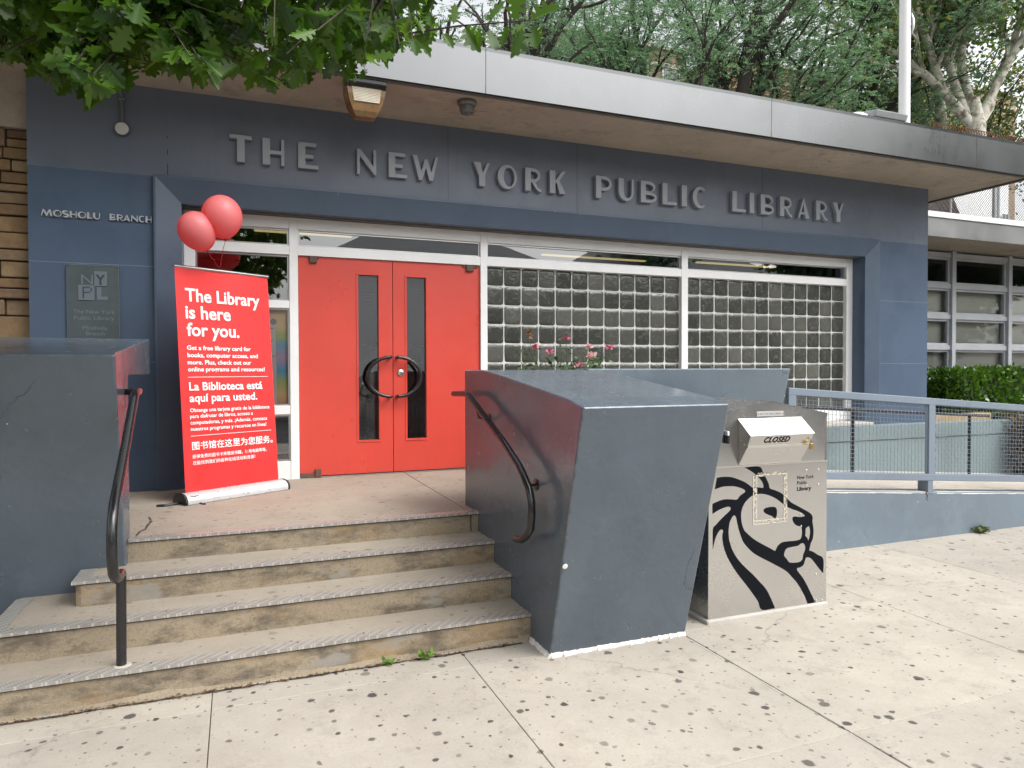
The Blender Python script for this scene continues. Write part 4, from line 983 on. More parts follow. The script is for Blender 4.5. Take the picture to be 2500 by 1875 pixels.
# ---------------------------------------------------------------- book return box
LION = {'mane': [(3.131, 1.008), (3.251, 1.007), (3.286, 0.963), (3.317, 0.913), (3.333, 0.882), (3.343, 0.855), (3.388, 0.839), (3.431, 0.821), (3.469, 0.797), (3.499, 0.769), (3.528, 0.746), (3.582, 0.719), (3.641, 0.689), (3.681, 0.669), (3.706, 0.65), (3.717, 0.628), (3.715, 0.599), (3.724, 0.551), (3.724, 0.509), (3.716, 0.474), (3.702, 0.452), (3.701, 0.451), (3.695, 0.429), (3.687, 0.4), (3.717, 0.391), (3.763, 0.364), (3.815, 0.329), (3.815, 0.227), (3.784, 0.258), (3.743, 0.303), (3.708, 0.34), (3.683, 0.353), (3.658, 0.355), (3.65, 0.336), (3.643, 0.318), (3.633, 0.303), (3.609, 0.292), (3.579, 0.29), (3.584, 0.27), (3.629, 0.219), (3.664, 0.168), (3.704, 0.101), (3.746, 0.027), (3.675, 0.029), (3.654, 0.076), (3.624, 0.126), (3.585, 0.181), (3.535, 0.233), (3.487, 0.277), (3.414, 0.319), (3.333, 0.361), (3.272, 0.392), (3.212, 0.426), (3.165, 0.464), (3.124, 0.509), (3.11, 0.534), (3.092, 0.576), (3.078, 0.618), (3.069, 0.652), (3.062, 0.68), (3.051, 0.694), (3.037, 0.693), (3.024, 0.677), (3.01, 0.653), (3.002, 0.613), (3.001, 0.577), (3.005, 0.54), (3.013, 0.516), (3.033, 0.466), (3.074, 0.406), (3.129, 0.349), (3.203, 0.285), (3.259, 0.23), (3.306, 0.183), (3.344, 0.126), (3.39, 0.036), (3.278, 0.039), (3.245, 0.1), (3.203, 0.154), (3.152, 0.216), (3.084, 0.294), (3.034, 0.359), (2.989, 0.43), (2.964, 0.491), (2.953, 0.539), (2.952, 0.574), (2.958, 0.595), (2.955, 0.606), (2.941, 0.611), (2.926, 0.603), (2.908, 0.581), (2.894, 0.553), (2.884, 0.52), (2.876, 0.487), (2.876, 0.615), (2.899, 0.644), (2.939, 0.677), (2.979, 0.707), (3.012, 0.73), (3.019, 0.744), (3.01, 0.754), (2.983, 0.756), (2.939, 0.746), (2.903, 0.733), (2.873, 0.719), (2.872, 0.784), (2.908, 0.796), (2.961, 0.807), (3.019, 0.804), (3.068, 0.799), (3.095, 0.823), (3.136, 0.844), (3.132, 0.858), (3.1, 0.873), (3.05, 0.887), (3.005, 0.891), (2.951, 0.891), (2.89, 0.879), (2.907, 0.953), (2.96, 0.956), (3.018, 0.951), (3.072, 0.935), (3.127, 0.913), (3.168, 0.889), (3.196, 0.87), (3.237, 0.869), (3.286, 0.862), (3.286, 0.885), (3.27, 0.912), (3.232, 0.948), (3.191, 0.976)], 'face': [(3.233, 0.824), (3.28, 0.822), (3.336, 0.808), (3.398, 0.78), (3.446, 0.748), (3.484, 0.722), (3.533, 0.701), (3.582, 0.684), (3.626, 0.664), (3.649, 0.643), (3.607, 0.64), (3.562, 0.648), (3.541, 0.645), (3.538, 0.628), (3.548, 0.607), (3.573, 0.585), (3.607, 0.575), (3.619, 0.564), (3.622, 0.545), (3.622, 0.518), (3.615, 0.495), (3.598, 0.483), (3.554, 0.48), (3.5, 0.482), (3.452, 0.48), (3.423, 0.467), (3.409, 0.456), (3.39, 0.425), (3.342, 0.451), (3.276, 0.485), (3.202, 0.528), (3.151, 0.569), (3.128, 0.591), (3.11, 0.634), (3.103, 0.671), (3.103, 0.708), (3.114, 0.744), (3.136, 0.776), (3.173, 0.805), (3.201, 0.818)], 'eye': [(3.346, 0.729), (3.384, 0.726), (3.4, 0.711), (3.402, 0.685), (3.399, 0.66), (3.384, 0.648), (3.365, 0.663), (3.337, 0.675), (3.304, 0.689), (3.289, 0.705), (3.294, 0.719), (3.318, 0.727)], 'lip': [(3.684, 0.572), (3.666, 0.564), (3.654, 0.553), (3.654, 0.53), (3.652, 0.507), (3.669, 0.49), (3.679, 0.468), (3.689, 0.492), (3.695, 0.527), (3.692, 0.554)], 'chin': [(3.627, 0.458), (3.642, 0.451), (3.652, 0.429), (3.65, 0.406), (3.635, 0.376), (3.628, 0.346), (3.608, 0.331), (3.569, 0.328), (3.515, 0.335), (3.491, 0.36), (3.466, 0.389), (3.474, 0.419), (3.491, 0.435), (3.534, 0.44), (3.583, 0.443), (3.608, 0.454)]}
def book_drop():
    S = MT['steel']; y0, y1 = 3.73, 4.5; x0, x1 = 2.841, 3.845
    t = thing('book_return', 'stainless steel book return box with black lion head emblem and closed hopper', 'book return', (3.34, y0, 0))
    m = MB(); m.box(x0+.01, x1-.01, y0+.006, y1, .03, 1.016); m.prism([(x0+.006, 1.016), (x0+.006, 1.345), (3.343, 1.437), (x1-.006, 1.345), (x1-.006, 1.016)], y0+.006, y1, 'y')
    body = m.build('body', S, t, bevel=.002, seg=1)
    m = MB(); m.box(x0, x1, y0, y0+.0055, .03, 1.012); m.build('front_panel', S, t, bevel=.002, seg=1)
    m = MB(); m.prism([(x0+.002, 1.024), (x0+.002, 1.322), (x1-.022, 1.322), (x1-.022, 1.024)], y0+.001, y0+.0055, 'y'); m.build('hopper_panel', S, t)
    m = MB(); m.prism([(x0, 1.326), (x0, 1.347), (3.343, 1.441), (x1, 1.347), (x1, 1.326)], y0-.001, y0+.0055, 'y'); m.build('gable_panel', S, t)
    m = MB(); m.box(x0, x1, y0-.004, y0+.0056, 1.0125, 1.0235); m.build('seam_trim', plain('bright_trim', (.8, .78, .74), .25, 1), t)
    m = MB(); m.box(x1-.0215, x1-.001, y0+.0015, y0+.0058, 1.024, 1.3255); m.build('side_strip', plain('strip_grey', (.16, .15, .14), .5, .5), t)
    # roof sheets with standing seams
    m = MB(); a, b, c_ = (x0-.003, 1.347), (3.343, 1.442), (x1+.003, 1.347)
    m.prism([a, b, c_, (c_[0], c_[1]+.005), (b[0], b[1]+.006), (a[0], a[1]+.005)], y0-.003, y1+.01, 'y'); m.build('roof', S, t)
    # concrete pad
    m = MB(); m.box(x0-.02, x1+.0, y0-.02, y1+.05, -.04, .0295); m.build('pad', concrete('pad_concrete', (.5, .48, .44), stain=.3), t, bevel=.012)
    # hopper
    hx0, hx1 = 3.078, 3.605; H = [(3.7295, 1.326), (3.610, 1.228), (3.642, 1.155), (3.7295, 1.026)]
    hp = None
    m = MB(); m.prism(H, hx0+.003, hx1, 'x'); hp = m.build('hopper', S, t, bevel=.002, seg=1)
    m = MB(); m.prism(H, hx0, hx0+.0025, 'x'); m.build('side_plate', MT['steel_dark'], hp)
    m = MB(); m.prism([(3.612, 1.2335), (3.606, 1.2285), (3.7295, 1.3295), (3.7295, 1.3325)], hx0-.004, hx1+.006, 'x'); m.build('lid', plain('lid_steel', (.82, .81, .79), .28, 1), hp)
    nrm = Vector((0, -(1.228-1.155), -(3.642-3.610))).normalized(); up = Vector((0, 3.610-3.642, 1.228-1.155)).normalized()
    m = MB(); q = Vector((0, 3.642, 1.155))
    m.obox(Vector(((hx0+hx1)/2, 3.642, 1.155))+up*-.003+nrm*.002, (Vector((1, 0, 0)), up, nrm), ((hx1-hx0)/2, .005, .003)); m.build('lip', plain('lip_steel', (.75, .73, .7), .3, 1), hp)
    m = MB(); vs, fs = text_mesh('CLOSED', .03, .25, 0, 1.08); xa, xb = min(p[0] for p in vs), max(p[0] for p in vs)
    place(m, vs, fs, Vector((3.2, 3.642, 1.155))+up*.026+nrm*.0015, (1, 0, 0), up, nrm, .212/(xb-xa), .042/.73, xa); m.build('lettering', MT['flatblack'], hp)
    m = MB()
    for y, z in ((3.70, 1.19), (3.67, 1.165)): m.lathe([(.006, 0), (.005, .003)], (hx0, y, z), (-1, 0, 0), 8)
    m.build('rivet', MT['alu'], hp)
    # padlock on the hopper: a thing of its own
    pl_ = thing('padlock', 'small brass padlock hanging at the right end of the hopper', 'padlock', (3.585, 3.62, 1.14))
    m = MB(); m.box(3.572, 3.6, 3.606, 3.622, 1.122, 1.162); m.build('body', plain('brass', (.6, .42, .12), .3, 1), pl_, bevel=.003)
    m = MB(); m.tube([(3.578, 3.614, 1.158), (3.578, 3.615, 1.185), (3.582, 3.616, 1.195), (3.59, 3.616, 1.195), (3.594, 3.615, 1.185), (3.594, 3.614, 1.158)], .003, 8); m.build('shackle', plain('shackle_steel', (.5, .45, .35), .3, 1), pl_, smooth=50)
    # side latch at the left edge
    m = MB(); m.box(2.968, 2.984, 3.7, 3.729, 1.175, 1.228); m.build('latch', MT['blackplastic'], t, bevel=.002); m = MB(); m.box(2.97, 2.983, 3.702, 3.729, 1.2285, 1.256); m.build('latch_label', MT['sheetwhite'], t)
    # name plate
    m = MB(); m.box(3.228, 3.454, y0-.0035, y0-.0012, 1.344, 1.377); npl = m.build('name_plate', plain('plate_silver', (.78, .77, .75), .3, .6), t)
    m = MB(); vs, fs = text_mesh('NEW YORK PUBLIC LIBRARY'); xa, xb = min(p[0] for p in vs), max(p[0] for p in vs)
    place(m, vs, fs, (3.25, y0-.0042, 1.3535), (1, 0, 0), (0, 0, 1), (0, -1, 0), .182/(xb-xa), .014/.73, xa); m.build('lettering', plain('engraved_grey', (.2, .2, .2), .5), npl)
    m = MB(); m.lathe([(.003, 0), (.003, .0012)], (3.238, y0-.0034, 1.36), (0, -1, 0), 8); m.lathe([(.003, 0), (.003, .0012)], (3.445, y0-.0034, 1.36), (0, -1, 0), 8); m.build('rivet', MT['joint'], npl)
    # lion emblem, vinyl film
    loops = [smooth_loop(LION['mane'], 4), smooth_loop(LION['face'], 4), smooth_loop(LION['lip'], 4), smooth_loop(LION['chin'], 4)]
    vs, fs = shape_mesh(loops, .001); vs2, fs2 = shape_mesh([smooth_loop(LION['eye'], 4)], .001)
    sc = NT('emblem_vinyl'); s1 = sc.noise(1, 3, .7, sc.mapc((90, 90, 7), (0, R(18), 0))); s2 = sc.noise(1, 3, .7, sc.mapc((8, 8, 110), (0, R(-25), 0)))
    msk = sc.math('MULTIPLY', sc.math('MAXIMUM', sc.math('GREATER_THAN', s1, .735), sc.math('GREATER_THAN', s2, .745)), sc.ramp(sc.noise(5, 3, .6), [(.42, 0), (.55, 1)]))
    sc.set(col=sc.mix(sc.math('MULTIPLY', msk, .7), (.004, .005, .008), (.4, .38, .35)), rough=.6, spec=.1)
    m = MB(); place(m, vs, fs, (0, y0-.0006, 0), (1, 0, 0), (0, 0, 1), (0, -1, 0)); place(m, vs2, fs2, (0, y0-.0006, 0), (1, 0, 0), (0, 0, 1), (0, -1, 0)); m.build('emblem', sc.mat, t)
    m = MB(); dg = plain('text_dark', (.012, .012, .014), .6, spec=.2)
    for s, z, wd, off in (('New York', .902, .147, .0), ('Public', .865, .088, .0), ('Library', .823, .124, .028)):
        vs, fs = text_mesh(s, off); xa, xb = min(p[0] for p in vs), max(p[0] for p in vs); place(m, vs, fs, (3.577, y0-.0012, z), (1, 0, 0), (0, 0, 1), (0, -1, 0), wd/(xb-xa), .027/.73, xa)
    m.build('lettering', dg, t)
    for x, z in ((3.66, .96), (3.767, .958), (3.66, .856), (3.767, .855), (3.749, .227), (3.802, .227), (3.752, .043), (3.805, .041), (3.608, .655), (3.612, .577)):
        m = MB(); m.lathe([(.008, 0), (.007, .003), (.003, .0045)], (x, y0-.0012, z), (0, -1, 0), 10); m.build('rivet', plain('rivet_bright', (.8, .79, .77), .25, 1) if 'rv' not in MT else MT['rv'], t, smooth=40)
    # old tape residue
    tp = NT('tape_residue'); a = tp.noise(60, 4, .7); tp.set(col=(.62, .56, .44), rough=.6); tb = tp.n('BsdfTransparent'); mx = tp.n('MixShader', {0: tp.ramp(a, [(.47, 0), (.56, .8)]), 1: tb.outputs[0], 2: tp.p.outputs[0]}); tp.t.links.new(mx.outputs[0], tp.out.inputs[0])
    tl = NT('tape_edge'); a = tl.noise(45, 3, .7); tl.set(col=(.78, .74, .64), rough=.6); tb = tl.n('BsdfTransparent'); mx = tl.n('MixShader', {0: tl.ramp(a, [(.38, 0), (.45, .9)]), 1: tb.outputs[0], 2: tl.p.outputs[0]}); tl.t.links.new(mx.outputs[0], tl.out.inputs[0])
    m = MB(); ml = MB()
    def q(mm, a, b, c, e, yy=.0022): mm.add([(a, y0-yy, c), (b, y0-yy, c), (b, y0-yy, e), (a, y0-yy, e)], [(0, 1, 2, 3)])
    q(m, 3.2, 3.23, .62, .95); q(m, 3.462, 3.488, .62, .965); q(m, 3.23, 3.462, .622, .645); q(m, 3.23, 3.462, .94, .965)
    for a, b in ((3.2, .003), (3.228, .003), (3.46, .003), (3.485, .002)): q(ml, a, a+b, .62, .95, .0027)
    for z, b in ((.62, .003), (.644, .0035), (.948, .003)): q(ml, 3.21, 3.48, z, z+b, .0028)
    m.build('tape_residue', tp.mat, t); ml.build('tape_edge', tl.mat, t)
book_drop()

# ---------------------------------------------------------------- ramp, railing, planting
def ramp():
    zt = lambda x: .549-.0717*(x-5.0)
    t = thing('access_ramp', 'long sloping ramp with blue grey retaining wall right of the book return box', 'ramp', (6, 5, 0))
    m = MB(); xa, xb = 4.2, 12.0
    m.prism([(xa, -.05), (xb, -.05), (xb, zt(xb)), (xa, zt(xa))], 4.845, 5.06, 'y'); m.build('wall', MT['ramp_paint'], t, bevel=.012, seg=2)
    m = MB(); m.prism([(xa+.005, zt(xa)-.2), (xb, zt(xb)-.2), (xb, zt(xb)-.012), (xa+.005, zt(xa)-.012)], 5.061, 6.718, 'y'); m.build('walkway', concrete('ramp_concrete', (.5, .46, .4), gum=.5, stain=.25), t)
    m = MB(); random.seed(11); n = 60   # worn white edge
    for i in range(n):
        a, b = 4.9+7*i/n, 4.9+7*(i+1)/n; wd = .016+.012*random.random()
        if 6.2 < a < 6.36: continue
        m.add([(a, 4.849, zt(a)+.002), (b, 4.849, zt(b)+.002), (b, 4.849+wd*2.5, zt(b)+.0024), (a, 4.849+wd*2.5, zt(a)+.0024)], [(0, 1, 2, 3)])
        m.add([(a, 4.8435, zt(a)-.001-wd*.6), (b, 4.8435, zt(b)-.001-wd*.6), (b, 4.8435, zt(b)-.006), (a, 4.8435, zt(a)-.006)], [(0, 1, 2, 3)])
    m.build('worn_edge', MT['caulk'], t)
    m = MB(); random.seed(13)   # spalled crack under the post
    pts = [(6.27, zt(6.27)), (6.262, .44), (6.285, .42), (6.27, .395), (6.29, .37)]
    for i in range(4):
        a, b = pts[i], pts[i+1]; wd = .012-.002*i; m.add([(a[0]-wd, 4.843, a[1]), (a[0]+wd, 4.843, a[1]), (b[0]+wd*.8, 4.843, b[1]), (b[0]-wd*.8, 4.843, b[1])], [(0, 1, 2, 3)])
    m.build('crack', MT['joint'], t)
    # railing
    t = thing('ramp_railing', 'blue grey steel railing with woven wire infill on the ramp wall', 'railing', (6.3, 4.84, .47))
    P = MT['rail_paint']; top = lambda x: 1.50-.0692*(x-4.54); sl = math.atan(.0692)
    xp = [4.54, 6.29, 8.06, 9.83, 11.4]; wps = .09
    m = MB(); a, b = Vector((4.54, 4.86, top(4.54)-.033)), Vector((11.5, 4.86, top(11.5)-.033)); m.bar(a, b, .05, .066, (0, 0, 1))
    m.build('top_rail', P, t, bevel=.006)
    m = MB(); bo = .745; m.bar(a-Vector((0, 0, bo)), b-Vector((0, 0, bo)), .05, .066); m.build('bottom_rail', P, t, bevel=.006)
    for x in xp:
        m = MB(); m.box(x, x+.088, 4.8365, 4.8835, top(x)-.78, top(x)-.04); m.build('post', P, t, bevel=.005)
        m = MB(); m.box(x-.004 if x > 5 else x, x+.068, 4.84, 4.955, zt(x)-.02, top(x)-.81); m.build('post_foot', P, t, bevel=.005)
    def zig(p, q, n, amp, ax, ph):
        out = []
        for i in range(n+1):
            f = i/n; s_ = amp*(1 if (i+ph) % 2 else -1)
            out.append((p[0]+(q[0]-p[0])*f, p[1]+(q[1]-p[1])*f+s_, p[2]+(q[2]-p[2])*f))
        return out
    for k in range(4):
        xa, xb = xp[k]+.088, xp[k+1]; nxt = 0
        m = MB(); t1 = lambda x: top(x)-.07; t0 = lambda x: top(x)-.745; nv = int((xb-xa)/.046)
        for i in range(nv):
            x = xa+.03+i*.046
            m.tube(zig((x, 4.86, t0(x)), (x, 4.86, t1(x)), 17, .003, 0, i), .0024, 4, caps=False)
        for j in range(17):
            o_ = .02+j*.039; m.tube(zig((xa, 4.86, t0(xa)+o_), (xb, 4.86, t0(xb)+o_), nv, .003, 0, j+1), .0024, 4, caps=False)
        m.build('wire_mesh', P, t)
        m = MB()
        for x in (xa, xb-.014): m.prism([(x, t0(x)), (x+.014, t0(x+.014)), (x+.014, t1(x+.014)), (x, t1(x))], 4.853, 4.871, 'y')
        m.bar((xa, 4.862, t1(xa)+.004), (xb, 4.862, t1(xb)+.004), .018, .014); m.bar((xa, 4.862, t0(xa)-.004), (xb, 4.862, t0(xb)-.004), .018, .014)
        m.build('mesh_frame', P, t)
    # black inner handrail on the far side of the ramp
    t = thing('handrail', 'thin black handrail on posts along the far side of the ramp behind the wire mesh', 'handrail', (8, 6.5, .3))
    m = MB(); m.tube([(5.2, 6.5, 1.27), (9.6, 6.5, 1.02)], .02, 8); m.build('rail', MT['black'], t, smooth=50)
    for x in (7.11, 9.22): 
        m = MB(); m.tube([(x, 6.5, zt(x)-.02), (x, 6.5, 1.27-.0568*(x-5.2))], .022, 8); m.build('post', MT['black'], t, smooth=50)
ramp()

# ---------------------------------------------------------------- vegetation
def unit(a): return a/np.maximum(np.linalg.norm(a, axis=-1, keepdims=True), 1e-9)
def leaf_quads(C, D, size, aspect=.55, droop=None, twist=1.0):
    """diamond leaves: centres C (n,3), pointing directions D (n,3)"""
    n = len(C); D = unit(D); r = rng.normal(size=(n, 3))*twist+np.array([0, 0, .001]); S = unit(np.cross(D, r)); N = np.cross(D, S)
    L = (size*rng.uniform(.7, 1.25, n))[:, None] if np.isscalar(size) else size[:, None]
    W = L*aspect*.5
    b = C; tip = C+D*L; mid = C+D*L*.45
    V = np.stack([b, mid+S*W+N*W*.25, tip, mid-S*W+N*W*.25], 1).reshape(-1, 3)
    return V, np.arange(n*4).reshape(n, 4)
OAK = [(0, 0), (.03, .04), (.05, .11), (.12, .13), (.19, .17), (.18, .22), (.10, .26), (.11, .30), (.25, .31), (.33, .36), (.32, .42), (.16, .45), (.14, .50), (.28, .54), (.34, .60), (.32, .66), (.17, .68), (.16, .73), (.22, .80), (.19, .87), (.10, .88), (.06, .96), (0, 1)]
def oak_leaves(C, D, size, up=None):
    n = len(C); D = unit(D); r = rng.normal(size=(n, 3))*.8+np.array([0, -.9, .9]); S = unit(np.cross(D, r)); N = np.cross(S, D)
    L = size*rng.uniform(.65, 1.2, n)
    half = np.array(OAK); k = len(OAK)
    fold = rng.uniform(.05, .6, n); curl = rng.uniform(-.5, .2, n)
    V = []
    for s in (1, -1):
        for (x, y) in OAK:
            V.append(C+L[:, None]*(S*(s*x)+D*y+N*(abs(x)*fold+curl*y*y)[:, None]))
    V = np.stack(V, 1)   # n, 2k, 3
    F1 = np.arange(n)[:, None]*2*k+np.arange(k)[None]; F2 = np.arange(n)[:, None]*2*k+k+np.arange(k)[::-1][None]
    # the midrib is shared only by position; weld so one leaf is one island
    F2 = F2.copy(); F2[:, 0] = F1[:, k-1]; F2[:, k-1] = F1[:, 0]
    return V.reshape(-1, 3), np.concatenate([F1, F2], 0)
def wig(p, d, ln, n, amp, grav=0.0, r=random):
    p = Vector(p); d = Vector(d).normalized(); out = [p.copy()]
    for i in range(n):
        d = (d+Vector((r.gauss(0, amp), r.gauss(0, amp), r.gauss(0, amp)+grav))).normalized(); p = p+d*ln/n; out.append(p.copy())
    return out, d
def skeleton(mb, rnd, p, d, ln, rad, lev, maxlev, nchild, spread, tips, amp=.12, up=.12, taper=.6, shrink=.68):
    pts, de = wig(p, d, ln, 6, amp, up*.1, rnd)
    rs = [rad*(1-(1-taper)*i/6) for i in range(7)]
    mb.tube(pts, rs, 7 if lev < 2 else (5 if lev < 3 else 4), caps=False)
    if lev >= maxlev-1:
        for q in pts[2:]: tips.append((q, (pts[-1]-pts[0]).normalized(), lev))
    if lev < maxlev:
        for k in range(nchild[lev]):
            f = rnd.uniform(.45, 1.0) if k else 1.0; i = min(6, int(f*6)); q = pts[i]
            a = rnd.uniform(0, 2*math.pi); s = spread[lev]*rnd.uniform(.6, 1.25)*(0.45 if k == 0 else 1)
            o = de.orthogonal().normalized(); b = de.cross(o)
            nd = (de*math.cos(s)+(o*math.cos(a)+b*math.sin(a))*math.sin(s)+Vector((0, 0, up))).normalized()
            skeleton(mb, rnd, q, nd, ln*shrink*rnd.uniform(.8, 1.2), rs[i]*(.85 if k == 0 else .62), lev+1, maxlev, nchild, spread, tips, amp, up, taper, shrink)
PJ = None
def proj(Pw):
    q = (Pw-np.array([0, 0, CZ]))@CR.T
    return np.stack([1250+1704*q[:, 0]/q[:, 2], 937.5+1704*q[:, 1]/q[:, 2]], 1), q[:, 2]

def hedge():
    t = thing('hedge', 'clipped glossy green hedge in the raised bed in front of the right wing windows', 'hedge', (11, 7.6, .9))
    x0, x1, y0, y1, z0, z1 = 9.98, 12.2, 7.15, 7.95, 1.0, 1.57
    n = 5200; P = rng.uniform(size=(n, 3)); f = rng.integers(0, 5, n)
    # keep leaves in a shell, with lumps
    for i, (ax, val) in enumerate(((0, 0), (0, 1), (1, 0), (2, 1), (2, 1))):
        s = f == i; P[s, ax] = val+rng.normal(0, .05, s.sum())*(1 if ax != 0 else .5)
    c = np.array([.5, .5, .3]); e = np.abs((P-c)*2); sh = np.maximum(0, e[:, 0]**6*1.3+e[:, 1]**4-1)
    P[:, 2] -= sh*.3
    lump = .05*np.sin(P[:, 0]*11+2)+.03*np.sin(P[:, 0]*23)
    C = np.stack([x0+(x1-x0)*P[:, 0], y0+(y1-y0)*P[:, 1], z0+(z1-z0)*P[:, 2]+lump], 1)
    D = unit((C-np.array([(x0+x1)/2, (y0+y1)/2, 1.0]))*np.array([.4, 1, 1.4]))+rng.normal(0, .6, (n, 3))
    V, F = leaf_quads(C, D, .08, .66)
    np_mesh('foliage', V, F, leafmat('hedge_leaf', (.028, .075, .012), (.1, .2, .022), .25, .3, .5), t)
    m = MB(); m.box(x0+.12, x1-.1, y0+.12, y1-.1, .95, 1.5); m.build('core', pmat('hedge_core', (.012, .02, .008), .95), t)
    m = MB()
    for i in range(7): m.tube([(x0+.3+i*.3, 7.5, .9), (x0+.32+i*.3, 7.45, 1.1)], .02, 5)
    m.build('stem', pmat('hedge_stem', (.1, .07, .045), .9), t)
    m = MB(); m.box(8.9, 14, 6.9, 8.5, .3, .9); tag(m.build('planting_bed', concrete('bed_soil', (.1, .07, .045), stain=.5)), None, None, kind='structure')
    m = MB(); m.box(9.0, 10.3, 6.93, 7.1, .9, 1.02); o = m.build('timber_edging', pmat('bed_timber', (.42, .3, .17), .8, .2, 12), bevel=.01); tag(o, 'tan timber edging of the raised bed beneath the hedge', 'edging')
    # dry brown shrub at the end of the base wall
    t = thing('shrub', 'dry brown shrub at the right end of the green base wall behind the wire mesh', 'shrub', (10.55, 6.6, .3))
    n = 2600; C = np.stack([10.6+rng.normal(0, .2, n), 6.55+rng.normal(0, .16, n), .25+rng.uniform(0, .78, n)], 1); D = rng.normal(0, 1, (n, 3))+np.array([0, -.3, .5])
    C[:, 0] = np.maximum(C[:, 0], 10.2+.15*rng.uniform(size=n))
    V, F = leaf_quads(C, D, .07, .5); np_mesh('foliage', V, F, leafmat('dry_leaf', (.12, .085, .055), (.3, .23, .16), .15, .7, .2), t)
    m = MB()
    for i in range(9): a = i*.7; m.tube([(10.6+.05*math.cos(a), 6.55+.05*math.sin(a), .15), (10.6+.2*math.cos(a), 6.55+.16*math.sin(a), .9)], .012, 5)
    m.build('stem', pmat('dry_stem', (.1, .07, .05), .9), t)
hedge()

def roses():
    t = thing('rose_bush', 'rose bush with small pink blooms behind the right pier in front of the glass blocks', 'rose bush', (2.75, 5.62, .6))
    rnd = random.Random(21); k = 5.75/5.3
    fl = [(2.556, .264), (2.303, .191), (2.439, .157), (2.795, .2), (2.971, .195), (2.855, .133), (2.825, .106), (2.704, .045)]
    heads = [Vector((x*k, 5.75+rnd.uniform(-.08, .08), z*k+1.65)) for x, z in fl]
    org = Vector((2.235*k, 5.75, .30*k+1.65))
    m = MB(); C = []; D = []
    for h in heads+[org]+[Vector((rnd.uniform(2.36, 3.2), 5.75+rnd.uniform(-.2, .15), rnd.uniform(1.68, 1.82))) for _ in range(26)]:
        b = Vector((2.75+rnd.uniform(-.2, .2), 5.65+rnd.uniform(-.1, .1), .62)); mid = b.lerp(h, .6)+Vector((rnd.uniform(-.05, .05), 0, .08))
        m.tube([b, mid, h], [.006, .0045, .003], 5)
        for i in range(30):
            f = rnd.uniform(.3, .97); q = b.lerp(mid, f/.6) if f < .6 else mid.lerp(h, (f-.6)/.4)
            if q.z > 1.86 and rnd.random() < .72: continue
            C.append(q+Vector((rnd.gauss(0, .05), rnd.gauss(0, .05), rnd.gauss(0, .04)))); D.append((rnd.gauss(0, 1), rnd.gauss(0, 1), rnd.gauss(.1, .6)))
    m.build('stem', pmat('rose_stem', (.05, .09, .03), .6), t)
    V, F = leaf_quads(np.array([tuple(c) for c in C]), np.array(D), .05, .6); np_mesh('foliage', V, F, leafmat('rose_leaf', (.03, .07, .025), (.09, .16, .05), .25, .4), t)
    pk = pmat('petal_pink', (.82, .3, .42), .6, .2, 60); pk2 = pmat('petal_pale_pink', (.85, .55, .55), .6, .2, 60)
    for i, h in enumerate(heads):
        n = 16; a = rng.uniform(0, 6.28, n); r = rng.uniform(.0, .02, n)
        C2 = np.array(h)+np.stack([np.cos(a)*r, np.sin(a)*r*.6-.005, rng.uniform(-.008, .012, n)], 1); D2 = np.stack([np.cos(a), np.sin(a)*.5-.5, rng.uniform(0, 1.0, n)], 1)
        V, F = leaf_quads(C2, D2, .04, .95, twist=.4); np_mesh('bloom', V, F, pk if i not in (3, 5, 6) else pk2, t)
    n = 10; C2 = np.array(org)+rng.normal(0, .012, (n, 3)); V, F = leaf_quads(C2, rng.normal(0, 1, (n, 3))+np.array([0, 0, .6]), .05, .5); np_mesh('faded_bloom', V, F, pmat('petal_orange', (.4, .14, .06), .7), t)
roses()
def weeds():
    wl = leafmat('weed_leaf', (.1, .2, .03), (.22, .36, .07), .3, .5); wd = leafmat('dusty_weed_leaf', (.1, .13, .06), (.18, .2, .1), .2, .6)
    for x, y, s, n, lab, mat in ((.78, 3.875, .04, 22, 'tiny green weed sprouting at the foot of the steps, left one of two', wl), (.985, 3.87, .05, 30, 'brighter green weed sprouting at the foot of the steps, nearer the right pier', wl), (7.0, 4.8, .07, 70, 'dusty weed growing at the foot of the ramp wall', wd)):
        C = np.array([x, y, .008])+rng.normal(0, 1, (n, 3))*np.array([s*.45, s*.25, .0])+np.array([0, 0, 1])*rng.uniform(0, s*.5, (n, 1)); D = rng.normal(0, 1, (n, 3))*np.array([1, .7, .3])+np.array([0, -.2, .6])
        V, F = leaf_quads(C, D, s*.75, .6); tag(np_mesh('weed', V, F, mat), lab, 'weed')
weeds()

# ---------------------------------------------------------------- background: terrace, buildings, trees, fence, flagpole
TZ = 4.0
def pray(px, py, y):   # world point on the sight line through a photo pixel at depth y
    d = np.array([(px-1250)/1704, (py-937.5)/1704, 1.0])@CR; d = d/d[1]*y
    return Vector((d[0], d[1], d[2]+CZ))
m = MB(); m.box(-60, 110, 13.6, 140, -.5, TZ)
tag(m.build('back_terrace', concrete('terrace_earth', (.12, .11, .07), stain=.4)), None, None, kind='structure')

